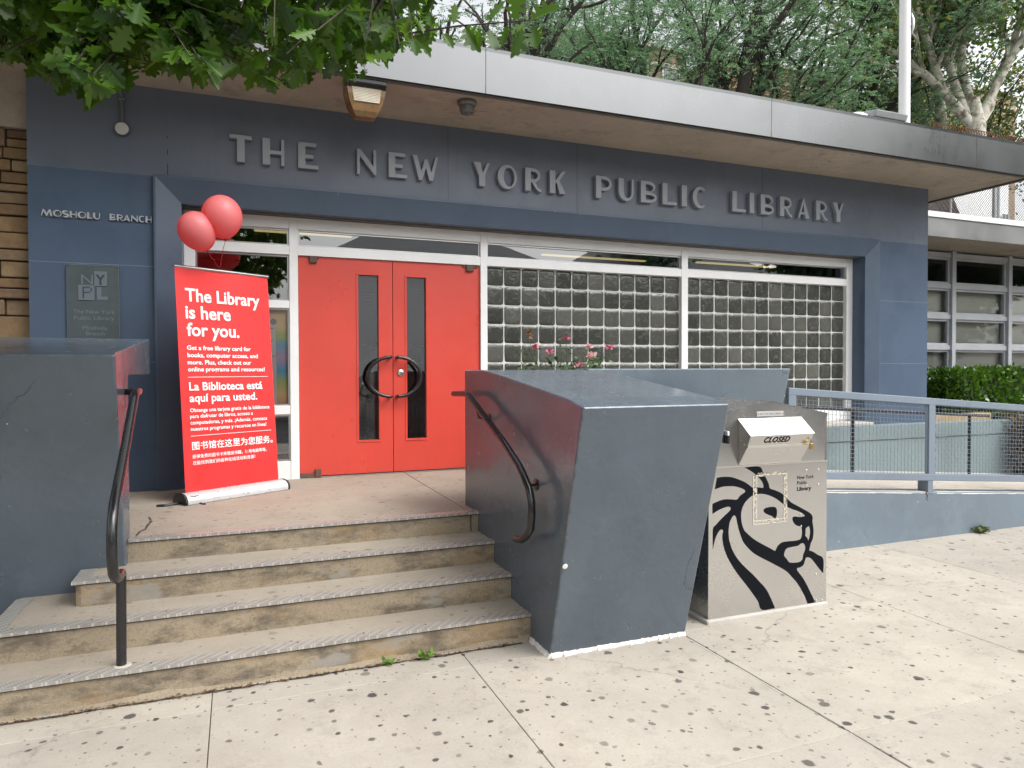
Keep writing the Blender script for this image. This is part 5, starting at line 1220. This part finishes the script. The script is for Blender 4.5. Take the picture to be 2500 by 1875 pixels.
def brick_house(name, label, mat, x0, x1, y0, y1, z1, cols, rows, zr0, dz, par=.5, gable=None, chimney=None, esc=False):
    t = thing(name, label, 'apartment building', ((x0+x1)/2, y0, TZ), 'brick apartment buildings on the rise behind')
    m = MB(); m.box(x0, x1, y0, y1, TZ-.2, z1)
    if gable: m.prism([(gable[0], z1-.01), (gable[1], z1-.01), (gable[1]-.3, z1+gable[2]), (gable[0]+(gable[1]-gable[0])*.55, z1+gable[2])], y0+.01, y0+3, 'y')
    w_ = m.build('wall', mat, t)
    m = MB(); m.box(x0-.12, x1+.12, y0-.12, y0+.35, z1+.005, z1+.14); m.box(x0-.1, x1+.1, y0-.05, y0-.003, z1-.9, z1-.72); m.build('coping', pmat('limestone_coping', (.4, .36, .3), .8), t)
    m = MB(); m.box(x0, x1, y0+.36, y1, z1+.01, z1+.05); m.build('roof', MT['dark'], t)
    for i in range(cols):
        for j in range(rows):
            cx = x0+(x1-x0)*(i+.5)/cols; cz = zr0+dz*j
            if cz+1.0 > z1: continue
            m = MB()
            m.box(cx-.55, cx+.55, y0-.03, y0+.05, cz-.85, cz-.78); m.box(cx-.55, cx+.55, y0-.03, y0+.05, cz+.78, cz+.85); m.box(cx-.55, cx-.48, y0-.03, y0+.05, cz-.78, cz+.78); m.box(cx+.48, cx+.55, y0-.03, y0+.05, cz-.78, cz+.78); m.box(cx-.48, cx+.48, y0-.025, y0+.05, cz-.03, cz+.03)
            f = m.build('window', pmat('sash_paint', (.55, .53, .48), .6), t)
            m = MB(); m.box(cx-.48, cx+.48, y0-.012, y0-.004, cz-.78, cz+.78); m.build('sash_pane', plain('sash_glass', (.02, .022, .025), .06, spec=.9), f)
    return t
tan = brickmat('tan_brick', (.36, .26, .15), (.28, .19, .11)); redb = brickmat('red_brick', (.3, .14, .085), (.38, .2, .12))
Yb = 30
a, b = pray(1205, 60, Yb), pray(1335, 30, Yb)
brick_house('apartment_building', 'tan brick apartment building with sloped gable left of the locust trees', tan, a.x, b.x, Yb, Yb+9, a.z-1.4, 2, 3, 9.5, 3.4, gable=(a.x, b.x, 2.2))
a, b = pray(1352, 40, Yb+1.5), pray(1676, 80, Yb+1.5)
brick_house('apartment_building', 'dark brick apartment building between the two locust trunks', brickmat('dark_brick', (.2, .14, .085), (.16, .11, .07)), a.x, b.x, Yb+1.5, Yb+10, a.z-.6, 4, 3, 10.2, 3.4)
a, b = pray(1744, 135, Yb), pray(2040, 160, Yb)
hb = brick_house('apartment_building', 'red brick apartment building with black fire escape behind the locust trees', redb, a.x, b.x, Yb, Yb+9, a.z, 4, 3, 10.6, 3.6)
def fire_escape():
    t = thing('fire_escape', 'black iron fire escape ladder and railing on the red brick building', 'fire escape', pray(2000, 230, Yb-.5))
    p, q = pray(1975, 195, Yb-.6), pray(2004, 252, Yb-.6); I = MT['black']
    m = MB(); off = Vector((.32, 0, .17))
    for o in (Vector((0, 0, 0)), off): m.bar(p+o, q+o, .09, .09)
    m.build('stringer', I, t)
    m = MB()
    for i in range(7): c = p.lerp(q, i/6); m.bar(c, c+off, .1, .05)
    m.build('rung', I, t)
    a, b = pray(1935, 240, Yb-.7), pray(2012, 262, Yb-.7); m = MB()
    m.bar(a, b, .05, .05); m.bar(a-Vector((0, 0, 1)), b-Vector((0, 0, 1)), .05, .08)
    for i in range(14): c = a.lerp(b, i/13); m.bar(c, c-Vector((0, 0, 1)), .025, .025, (1, 0, 0))
    m.build('railing', I, t)
    m = MB(); m.box(a.x, b.x, Yb-.75, Yb-.01, min(a.z, b.z)-1.05, min(a.z, b.z)-1.0); m.build('platform', I, t)
fire_escape()
a, b = pray(2215, 268, 33), pray(2480, 262, 33)
brick_house('apartment_building', 'pale brown brick apartment building behind the plane tree trunks', brickmat('brown_brick', (.36, .25, .17), (.3, .2, .13)), a.x, b.x, 33, 42, b.z+.6, 4, 3, 13.0, 3.6)

def locust_foliage(tips, rnd, nsp, sp_off, leaf=.066):
    T = np.array([tuple(q) for q, d, l in tips]); n = len(T)*nsp
    C = np.repeat(T, nsp, 0)+rng.normal(0, sp_off, (n, 3))*np.array([1, 1, .55])
    a = rng.uniform(0, 2*np.pi, n); D = unit(np.stack([np.cos(a), np.sin(a), rng.uniform(-.55, .25, n)], 1)); S = unit(np.cross(D, np.array([0, 0, 1.0])+rng.normal(0, .3, (n, 3))))
    ln = rng.uniform(.28, .5, n); k = 8; cs = []; ds = []
    for i in range(k):
        for s in (1, -1):
            f = (i+.5)/k; cs.append(C+D*(ln*f)[:, None]+np.array([0, 0, -.12])*(ln*f*f)[:, None]); ds.append(S*s+D*.35+np.array([0, 0, -.15]))
    C = np.concatenate(cs); D = np.concatenate(ds)
    return leaf_quads(C, D, leaf, .5, twist=.35)
bark_d = pmat('dark_locust_bark', (.04, .033, .028), .95, .3, 5, .5, 30, .02)
bark_p = NT('plane_bark'); 
_c = bark_p.ramp(bark_p.noise(3.2, 5, .65, dist=.4), [(.36, (.13, .11, .085)), (.44, (.3, .28, .22)), (.52, (.5, .48, .41)), (.7, (.58, .57, .51))])
bark_p.set(col=_c, rough=.85, normal=bark_p.bump(bark_p.noise(4, 4, .6), .3, .02)); bark_p = bark_p.mat
lf_l = leafmat('locust_leaf', (.09, .16, .105), (.2, .31, .2), .5, .5, .3, tc=(1.35, 1.45, 1))
lf_l2 = leafmat('locust_leaf_blue', (.085, .155, .11), (.19, .29, .205), .5, .5, .3, tc=(1.35, 1.45, 1))
def locust(px, y, seed, h, label, mat, nch=(5, 4, 4), lean=0, nsp=4, lim=None):
    p = pray(px, 300, y); rnd = random.Random(seed)
    t = thing('locust_tree', label, 'tree', (p.x, y, TZ), 'locust trees behind the library')
    m = MB(); tips = []
    b0 = Vector((p.x, y, TZ-.2)); b1 = Vector((p.x+lean*.4, y, TZ+h*.16))
    m.tube([b0, b0.lerp(b1, .5)+Vector((.08, 0, 0)), b1], [.36, .3, .27], 10, caps=False)
    skeleton(m, rnd, b1, (lean, 0, 1), h*.34, .26, 0, 3, list(nch), [.62, .75, .85], tips, .13, .14, .6, .66)
    for k in range(3):
        a = k*2.1+seed; skeleton(m, rnd, b1-Vector((0, 0, .3)), (math.cos(a)*.8+lean, math.sin(a)*.6, .8), h*.26, .17, 1, 3, list(nch), [.62, .75, .85], tips, .14, .1, .6, .68)
    m.build('trunk', bark_d, t, smooth=60)
    V, F = locust_foliage(tips, rnd, nsp, .5); np_mesh('crown', V, F, mat, t)
locust(1168, 17.5, 3, 14, 'locust tree with bare dark forked limbs behind the left end of the metal fascia', lf_l2, lean=-.1, nsp=3)
locust(1590, 19, 8, 15, 'dense locust tree behind the middle of the fascia, in front of the dark brick building', lf_l, nsp=9)
locust(1800, 17, 14, 15, 'tallest many stemmed locust tree in front of the red brick building', lf_l, nch=(6, 4, 4), nsp=8)
locust(1985, 20.5, 23, 15, 'bluish green locust tree just left of the white flagpole', lf_l2, lean=.05, nsp=8)
def bushy(px, y, seed, r, zc, label, mat, n=5000, leaf=.16, name='broadleaf_tree'):
    p = pray(px, 300, y); rnd = random.Random(seed); t = thing(name, label, 'tree', (p.x, y, TZ), 'low trees behind the library')
    m = MB(); tips = []; skeleton(m, rnd, Vector((p.x, y, TZ-.1)), (0, 0, 1), zc-TZ, .16, 0, 2, [6, 5], [.7, .8], tips, .12, .1); m.build('trunk', bark_d, t, smooth=60)
    T = np.array([tuple(q) for q, d, l in tips]); k = n//len(T)+1
    C = np.repeat(T, k, 0)+rng.normal(0, r*.3, (len(T)*k, 3)); V, F = leaf_quads(C, rng.normal(0, 1, (len(C), 3))+np.array([0, 0, -.4]), leaf, .7); np_mesh('crown', V, F, mat, t)
lf_b = leafmat('broad_leaf', (.06, .11, .03), (.17, .22, .06), .35, .5, .3, yellow=((.3, .25, .04), .9))
lf_dk = leafmat('dusky_leaf', (.035, .06, .025), (.09, .13, .045), .35, .5, .3, yellow=((.2, .13, .05), .88))
bushy(2085, 22, 4, 2.2, 9.5, 'dark low leafy tree left of the flagpole above the fascia', lf_b, 6500)
bushy(2230, 24, 9, 2.2, 10.5, 'low leafy tree between the flagpole and the plane trees', lf_dk, 5200)
bushy(2455, 19, 12, 1.8, 9.3, 'dusky low tree behind the coiled wire on the far right', lf_dk, 5200)
bushy(2250, 30, 17, 3.4, 15.5, 'far leafy tree seen high behind the flagpole', lf_b, 6000, .22)
def plane_tree(px, y, seed, r0, zs, h, label, nl, lean=0, leaf=.2, n=9000):
    p = pray(px, 300, y); rnd = random.Random(seed); t = thing('plane_tree', label, 'tree', (p.x, y, TZ), 'plane trees with mottled pale bark')
    m = MB(); tips = []; b0 = Vector((p.x, y, TZ-.2)); b1 = Vector((p.x+lean, y, zs))
    m.tube([b0, b0.lerp(b1, .5)+Vector((.1, 0, 0)), b1-Vector((0, 0, .7)), b1+Vector((0, 0, .25))], [r0*1.25, r0*1.02, r0*.95, r0*.3], 14, caps=False)
    for k in range(nl):
        a = math.pi*(.1+1.0*k/max(1, nl-1))*1.0+rnd.uniform(-.15, .15); dep = rnd.uniform(-.35, .35)
        d = Vector((math.cos(a)*.62, dep, .95)); skeleton(m, rnd, b1-Vector((0, 0, .75))+Vector((math.cos(a)*r0*.35, 0, 0)), d, h*.5, r0*.5, 1, 3, [5, 4, 4], [.5, .6, .8], tips, .1, .12, .62, .62)
    m.build('trunk', bark_p, t, smooth=60)
    T = np.array([tuple(q) for q, d, l in tips]); k = n//len(T)+1
    C = np.repeat(T, k, 0)+rng.normal(0, .5, (len(T)*k, 3)); V, F = leaf_quads(C, rng.normal(0, 1, (len(C), 3))+np.array([0, 0, -.5]), leaf, .75); np_mesh('crown', V, F, leafmat('plane_leaf', (.06, .11, .045), (.16, .21, .08), .4, .5, .3, yellow=((.3, .27, .04), .93)), t)
plane_tree(2382, 16, 5, .31, pray(2382, 255, 16).z, 9.5, 'stout plane tree with pale mottled trunk splitting into rising limbs at right', 6, n=9500)
plane_tree(2302, 19, 31, .2, pray(2302, 190, 19).z, 8, 'slender pale plane tree right beside the flagpole', 3, lean=-.15, n=4500)

def flagpole():
    x, y = 7.79, 6.36
    t = thing('flagpole', 'white painted flagpole rising from the canopy roof', 'flagpole', (x, y, SZ+.36))
    m = MB(); m.tube([(x, y, SZ+.3), (x, y, 8), (x, y, 12)], [.066, .062, .05], 24); m.build('pole', pmat('white_pole_paint', (.72, .72, .72), .4, .05, 4, .03), t, smooth=50)
    m = MB(); m.tube([(x+.055, y-.05, 5.82), (x+.06, y-.066, 5.9), (x+.06, y-.066, 6.0), (x+.055, y-.05, 6.08)], [.006, .016, .016, .006], 8); m.tube([(x+.045, y-.02, 5.95), (x+.062, y-.066, 5.95)], .01, 6); m.build('cleat', MT['alu'], t, smooth=50)
    m = MB(); m.lathe([(.13, 0), (.13, .02), (.08, .05), (.066, .06)], (x, y, SZ+.36), (0, 0, 1), 20); m.build('base_collar', MT['alu'], t, smooth=40)
    t = thing('floodlight', 'flat grey box floodlight sitting on the canopy edge left of the flagpole', 'floodlight', (7.0, 6.0, SZ+.4))
    m = MB(); m.prism([(5.93, SZ+.4), (5.9, SZ+.47), (6.16, SZ+.52), (6.2, SZ+.42)], 6.8, 7.3, 'x'); m.build('housing', pmat('floodlight_grey', (.3, .32, .33), .45, .1), t, bevel=.01)
    m = MB(); m.lathe([(.14, 0), (.13, .04), (.08, .075), (.01, .085)], (6.72, 6.12, SZ+.397), (0, 0, 1), 16); m.build('junction', MT['white'], t, smooth=50)
flagpole()
def back_fence():
    y = 13.8; I = pmat('galvanised_wire', (.16, .16, .16), .6, .2, metal=.6)
    t = thing('chain_link_fence', 'tall chain link fence with rusty coiled wire along its top behind the right wing', 'fence', (18, y, TZ))
    xa, xb, z0 = 15.5, 24.0, TZ; z1 = lambda x: pray(2250, 303, y).z-.12
    zt = z1(0); s = .085; m = MB(); H = zt-z0
    n = int((xb-xa+H)/s)
    for i in range(n):
        x = xa-H+i*s
        for sg in (1, -1):
            a0, a1 = max(xa, x), min(xb, x+H)
            if a1 <= a0: continue
            za, zb = z0+(a0-x), z0+(a1-x)
            if sg < 0: za, zb = zt+z0-za, zt+z0-zb
            m.tube([(a0, y+.006*sg, za), (a1, y+.006*sg, zb)], .0055, 3, caps=False)
    m.build('wire_mesh', I, t)
    pm = pmat('post_grey', (.42, .43, .44), .5, .15)
    for x in (pray(2324, 500, y).x, pray(2240, 480, y).x, 20.6, 23.0):
        m = MB(); m.tube([(x, y+.05, z0-.1), (x, y+.05, zt+.05)], .045, 10); m.lathe([(.05, 0), (.05, .03), (.03, .06), (.005, .075)], (x, y+.05, zt+.05), (0, 0, 1), 10); m.build('post', pm, t, smooth=50)
    m = MB(); m.tube([(xa, y+.03, zt), (xb, y+.03, zt)], .022, 8); m.build('top_rail', pm, t, smooth=50)
    m = MB(); x = pray(2275, 300, y).x; pts = []; i = 0
    while x+i*.012 < xb: pts.append((x+i*.012, y+.1*math.cos(i*.7), zt+.12+.1*math.sin(i*.7))); i += 1
    m.tube(pts, .011, 4, caps=False); m.build('coil', pmat('rusty_wire', (.17, .08, .045), .9, .3), t)
    t = thing('shed', 'white painted shed with downpipes seen through the chain link fence', 'shed', (pray(2390, 500, 15.5).x, 15.5, TZ))
    a, b = pray(2300, 500, 15.5).x, pray(2462, 500, 15.5).x
    m = MB(); m.box(a, b, 15.5, 18.5, TZ-.1, 8.6); m.build('wall', pmat('shed_white', (.85, .87, .88), .6, .06), t)
    m = MB(); m.box(a-.1, b+.1, 15.35, 18.6, 8.6, 8.75); m.build('roof', MT['wingframe'], t)
    for u in (2431, 2446, 2454):
        x = pray(u, 500, 15.5).x; m = MB(); m.tube([(x, 15.42, TZ), (x, 15.42, 6.75 if u > 2440 else 8.5)], .05, 8); m.build('downpipe', pmat('pipe_grey', (.4, .46, .5), .5), t, smooth=50)
    t = thing('brick_outbuilding', 'dark maroon outbuilding with sloping roof left of the white shed', 'outbuilding', (17.9, 14.4, TZ))
    c = pray(2345, 527, 14.6); a0 = pray(2240, 500, 14.6)
    m = MB(); m.prism([(a0.x-3, TZ-.1), (c.x+.5, TZ-.1), (c.x, c.z), (c.x-.45, c.z+.75), (a0.x-3, c.z+.75)], 14.6, 15.4, 'y'); m.build('wall', pmat('maroon_wall', (.05, .025, .022), .8), t)
back_fence()

# ---------------------------------------------------------------- across the street (seen only in reflections)
def clap_house(x0, x1, y0, eave, label):
    t = thing('clapboard_house', label, 'house', ((x0+x1)/2, y0, 0), 'clapboard houses across the street')
    m = MB(); n = int((eave-.9)/.115)
    for i in range(n):
        z = .9+i*.115; m.add([(x0, y0+.03, z), (x1, y0+.03, z), (x1, y0, z+.115), (x0, y0, z+.115), (x0, y0, z), (x1, y0, z)], [(1, 0, 3, 2), (5, 4, 0, 1)])
    m.box(x0, x1, y0-7.5, y0-.01, .9, eave); m.build('siding', pmat('siding_white', (.72, .73, .74), .6, .06, .4), t)
    m = MB(); m.box(x0-.05, x1+.05, y0-7.6, y0+.03, 0, .9); m.build('foundation', pmat('foundation_dark', (.08, .075, .07), .9), t)
    m = MB(); yr = y0-3.75; e = .45
    A = [(x0-e, y0+e, eave), (x1+e, y0+e, eave), (x1+e, y0-7.5-e, eave), (x0-e, y0-7.5-e, eave), (x0+3, yr, eave+2.2), (x1-3, yr, eave+2.2)]
    m.add(A, [(0, 1, 5, 4), (1, 2, 5), (2, 3, 4, 5), (3, 0, 4), (3, 2, 1, 0)]); m.build('roof', pmat('shingle_grey', (.16, .17, .18), .9, .2, 8), t)
    for cx in ((x0+x1)/2+.6, x1-1.6):
        for cz in (2.2,):
            m = MB(); m.box(cx-.55, cx+.55, y0, y0+.06, cz-.8, cz+.8); f = m.build('window', MT['sheetwhite'], t)
            m = MB(); m.box(cx-.45, cx+.45, y0+.061, y0+.07, cz-.7, cz+.7); m.build('window_pane', plain('house_glass', (.02, .02, .025), .05), f)
clap_house(3.2, 12.5, -12.6, 5.9, 'white clapboard house with hipped grey roof across the street')
clap_house(15, 26, -13.5, 6.2, 'wider white clapboard house across the street further right')
clap_house(-14, -3.5, -12.8, 6.0, 'white clapboard house across the street further left')
def street_tree(x, y, seed, h, label, leaf=.3, n=5000):
    rnd = random.Random(seed); t = thing('street_tree', label, 'tree', (x, y, 0), 'street trees across the road')
    m = MB(); tips = []; skeleton(m, rnd, Vector((x, y, 0)), (0, 0, 1), h*.38, .3, 0, 3, [6, 4, 3], [.7, .75, .8], tips, .1, .12); m.build('trunk', bark_d, t, smooth=60)
    T = np.array([tuple(q) for q, d, l in tips]); k = n//len(T)+1
    C = np.repeat(T, k, 0)+rng.normal(0, .6, (len(T)*k, 3)); V, F = leaf_quads(C, rng.normal(0, 1, (len(C), 3)), leaf, .8); np_mesh('crown', V, F, lf_st, t)
lf_st = leafmat('street_leaf', (.02, .07, .04), (.06, .14, .08), .35)
street_tree(21.5, -4, 41, 12, 'leafy street tree at the near kerb, off to the right', .36, 14000)
street_tree(28, -4.5, 42, 13, 'taller leafy street tree further right along the near kerb', .38, 13000)
street_tree(19, -15, 43, 10, 'smaller street tree between the two right hand houses', .3, 4000)

# ---------------------------------------------------------------- oak overhanging from the left
def oak():
    t = thing('oak_tree', 'oak tree whose lobed leaves hang over the top left of the entrance', 'tree', (-3.3, 1.3, 0))
    rnd = random.Random(77); bk = pmat('oak_bark', (.07, .055, .045), .95, .3, 6, .5, 25, .02)
    bx = [-900, 0, 90, 160, 215, 270, 300, 345, 390, 440, 500, 560, 600, 650, 705, 740, 800, 840, 880, 915, 990, 1060, 1085]
    by = [170, 165, 215, 262, 270, 262, 215, 175, 180, 200, 205, 208, 200, 225, 250, 205, 192, 205, 222, 165, 140, 122, 60]
    def w2(px, py, zc): 
        d = np.array([(px-1250)/1704*zc, (py-937.5)/1704*zc, zc])@CR; return Vector((d[0], d[1], d[2]+CZ))
    m = MB(); tr = [(-3.3, 1.3, -.1), (-3.25, 1.32, 1.2), (-3.3, 1.4, 2.6), (-3.2, 1.5, 4.0)]
    m.tube(tr, [.26, .2, .18, .16], 12, caps=False)
    limbs = []
    for px, py, zc, r in ((150, -120, 3.2, .07), (430, -80, 3.3, .06), (760, -60, 3.3, .05), (980, -40, 3.1, .035), (320, 30, 2.9, .04), (-300, -300, 3.0, .07), (640, -420, 3.4, .06), (150, -650, 3.2, .07)):
        e = w2(px, py, zc); s = Vector((-3.25, 1.45, rnd.uniform(3.2, 4.0))); pts = [s+(e-s)*(i/7)+Vector((rnd.gauss(0, .04), rnd.gauss(0, .04), .35*math.sin(math.pi*i/7)+rnd.gauss(0, .03)))*(0 if i in (0, 7) else 1) for i in range(8)]
        m.tube(pts, [.09+(r*.35-.09)*i/7 for i in range(8)], 8, caps=False); limbs += pts[2:]
    C = []; D = []
    def cluster(c, nl, base=None):
        b = base or min(limbs, key=lambda q: (q-c).length); mid = b.lerp(c, .5)+Vector((rnd.gauss(0, .05), rnd.gauss(0, .05), .08))
        m.tube([b, mid, c], [.007, .0045, .0025], 4, caps=False)
        for i in range(nl):
            q = mid.lerp(c, rnd.uniform(.45, 1.0)); a = rnd.uniform(0, 6.28)
            d = Vector((math.cos(a)*.7, math.sin(a)*.7, rnd.uniform(-1.1, .15))); C.append(tuple(q+d*.02)); D.append(tuple(d))
    k = 0
    while k < 1500:
        px = rnd.uniform(-850, 1075); yb = float(np.interp(px, bx, by))
        py = yb-60-abs(rnd.gauss(0, 330)); zc = rnd.uniform(2.35, 4.1)
        pr = 1.0 if px < 420 else (.85 if px < 700 else .55)
        if rnd.random() > pr: continue
        c = w2(px, py, zc)
        if c.y > 5.2 or c.z < 2.3 or (px > 450 and py < -140-(1075-px)*.6): continue
        cluster(c, rnd.randint(6, 9)); k += 1
    # boundary clusters hanging low
    for px, dy in [(x, 18) for x in range(0, 1060, 24)]:
        c = w2(px+rnd.uniform(-10, 10), float(np.interp(px, bx, by))-dy-rnd.uniform(10, 40), rnd.uniform(2.5, 3.6)); cluster(c, 5)
    # crown behind and above the view
    for i in range(700):
        c = Vector((rnd.gauss(-3.0, 1.6), rnd.gauss(.2, 1.5), rnd.gauss(5.9, .9)))
        if c.z > 4.4 and c.x < .6: cluster(c, 8)
    C = np.array(C); D = np.array(D)
    # prune leaves that would hang below the outline or too far right
    tip = C+unit(D)*.12; q, zc = proj(tip); q0, z0 = proj(C)
    ok = (q[:, 1] < np.interp(q[:, 0], bx, by)+6) & (q[:, 0] < 1092) | (zc < .3)
    ok &= ~((z0 < .6) & (z0 > -.5) & (C[:, 2] < 3.0))
    C, D = C[ok], D[ok]
    # the long sprig reaching right
    s0, s1 = w2(930, 92, 3.0), w2(1315, 48, 2.9)
    m.tube([w2(760, 118, 3.1), s0, s0.lerp(s1, .5)+Vector((0, 0, .012)), s1], [.007, .005, .004, .002], 6, caps=False)
    for (a, b, c_, e, z) in ((1167, 66, 1180, 128, 2.95), (1194, 72, 1204, 108, 2.95), (1183, 52, 1215, 27, 2.9), (1256, 54, 1258, 18, 2.9), (1272, 62, 1270, 117, 2.88), (1293, 52, 1314, 36, 2.86), (1303, 62, 1310, 100, 2.86), (1107, 60, 1112, 16, 3.0), (1240, 60, 1228, 100, 2.9), (1080, 80, 1100, 106, 3.0), (1135, 62, 1150, 90, 2.95), (1285, 58, 1250, 84, 2.86), (1040, 85, 1020, 45, 3.0), (1010, 88, 1045, 112, 3.0)):
        p, q_ = w2(a, b, z), w2(c_, e, z-.02); C = np.vstack([C, np.array(p)[None]]); D = np.vstack([D, np.array(q_-p)[None]])
    m.build('trunk', bk, t, smooth=60)
    V, F = oak_leaves(C, D, .112)
    np_mesh('foliage', V, F, leafmat('oak_leaf', (.026, .066, .01), (.1, .2, .026), .42, .38, .45), t)
oak()
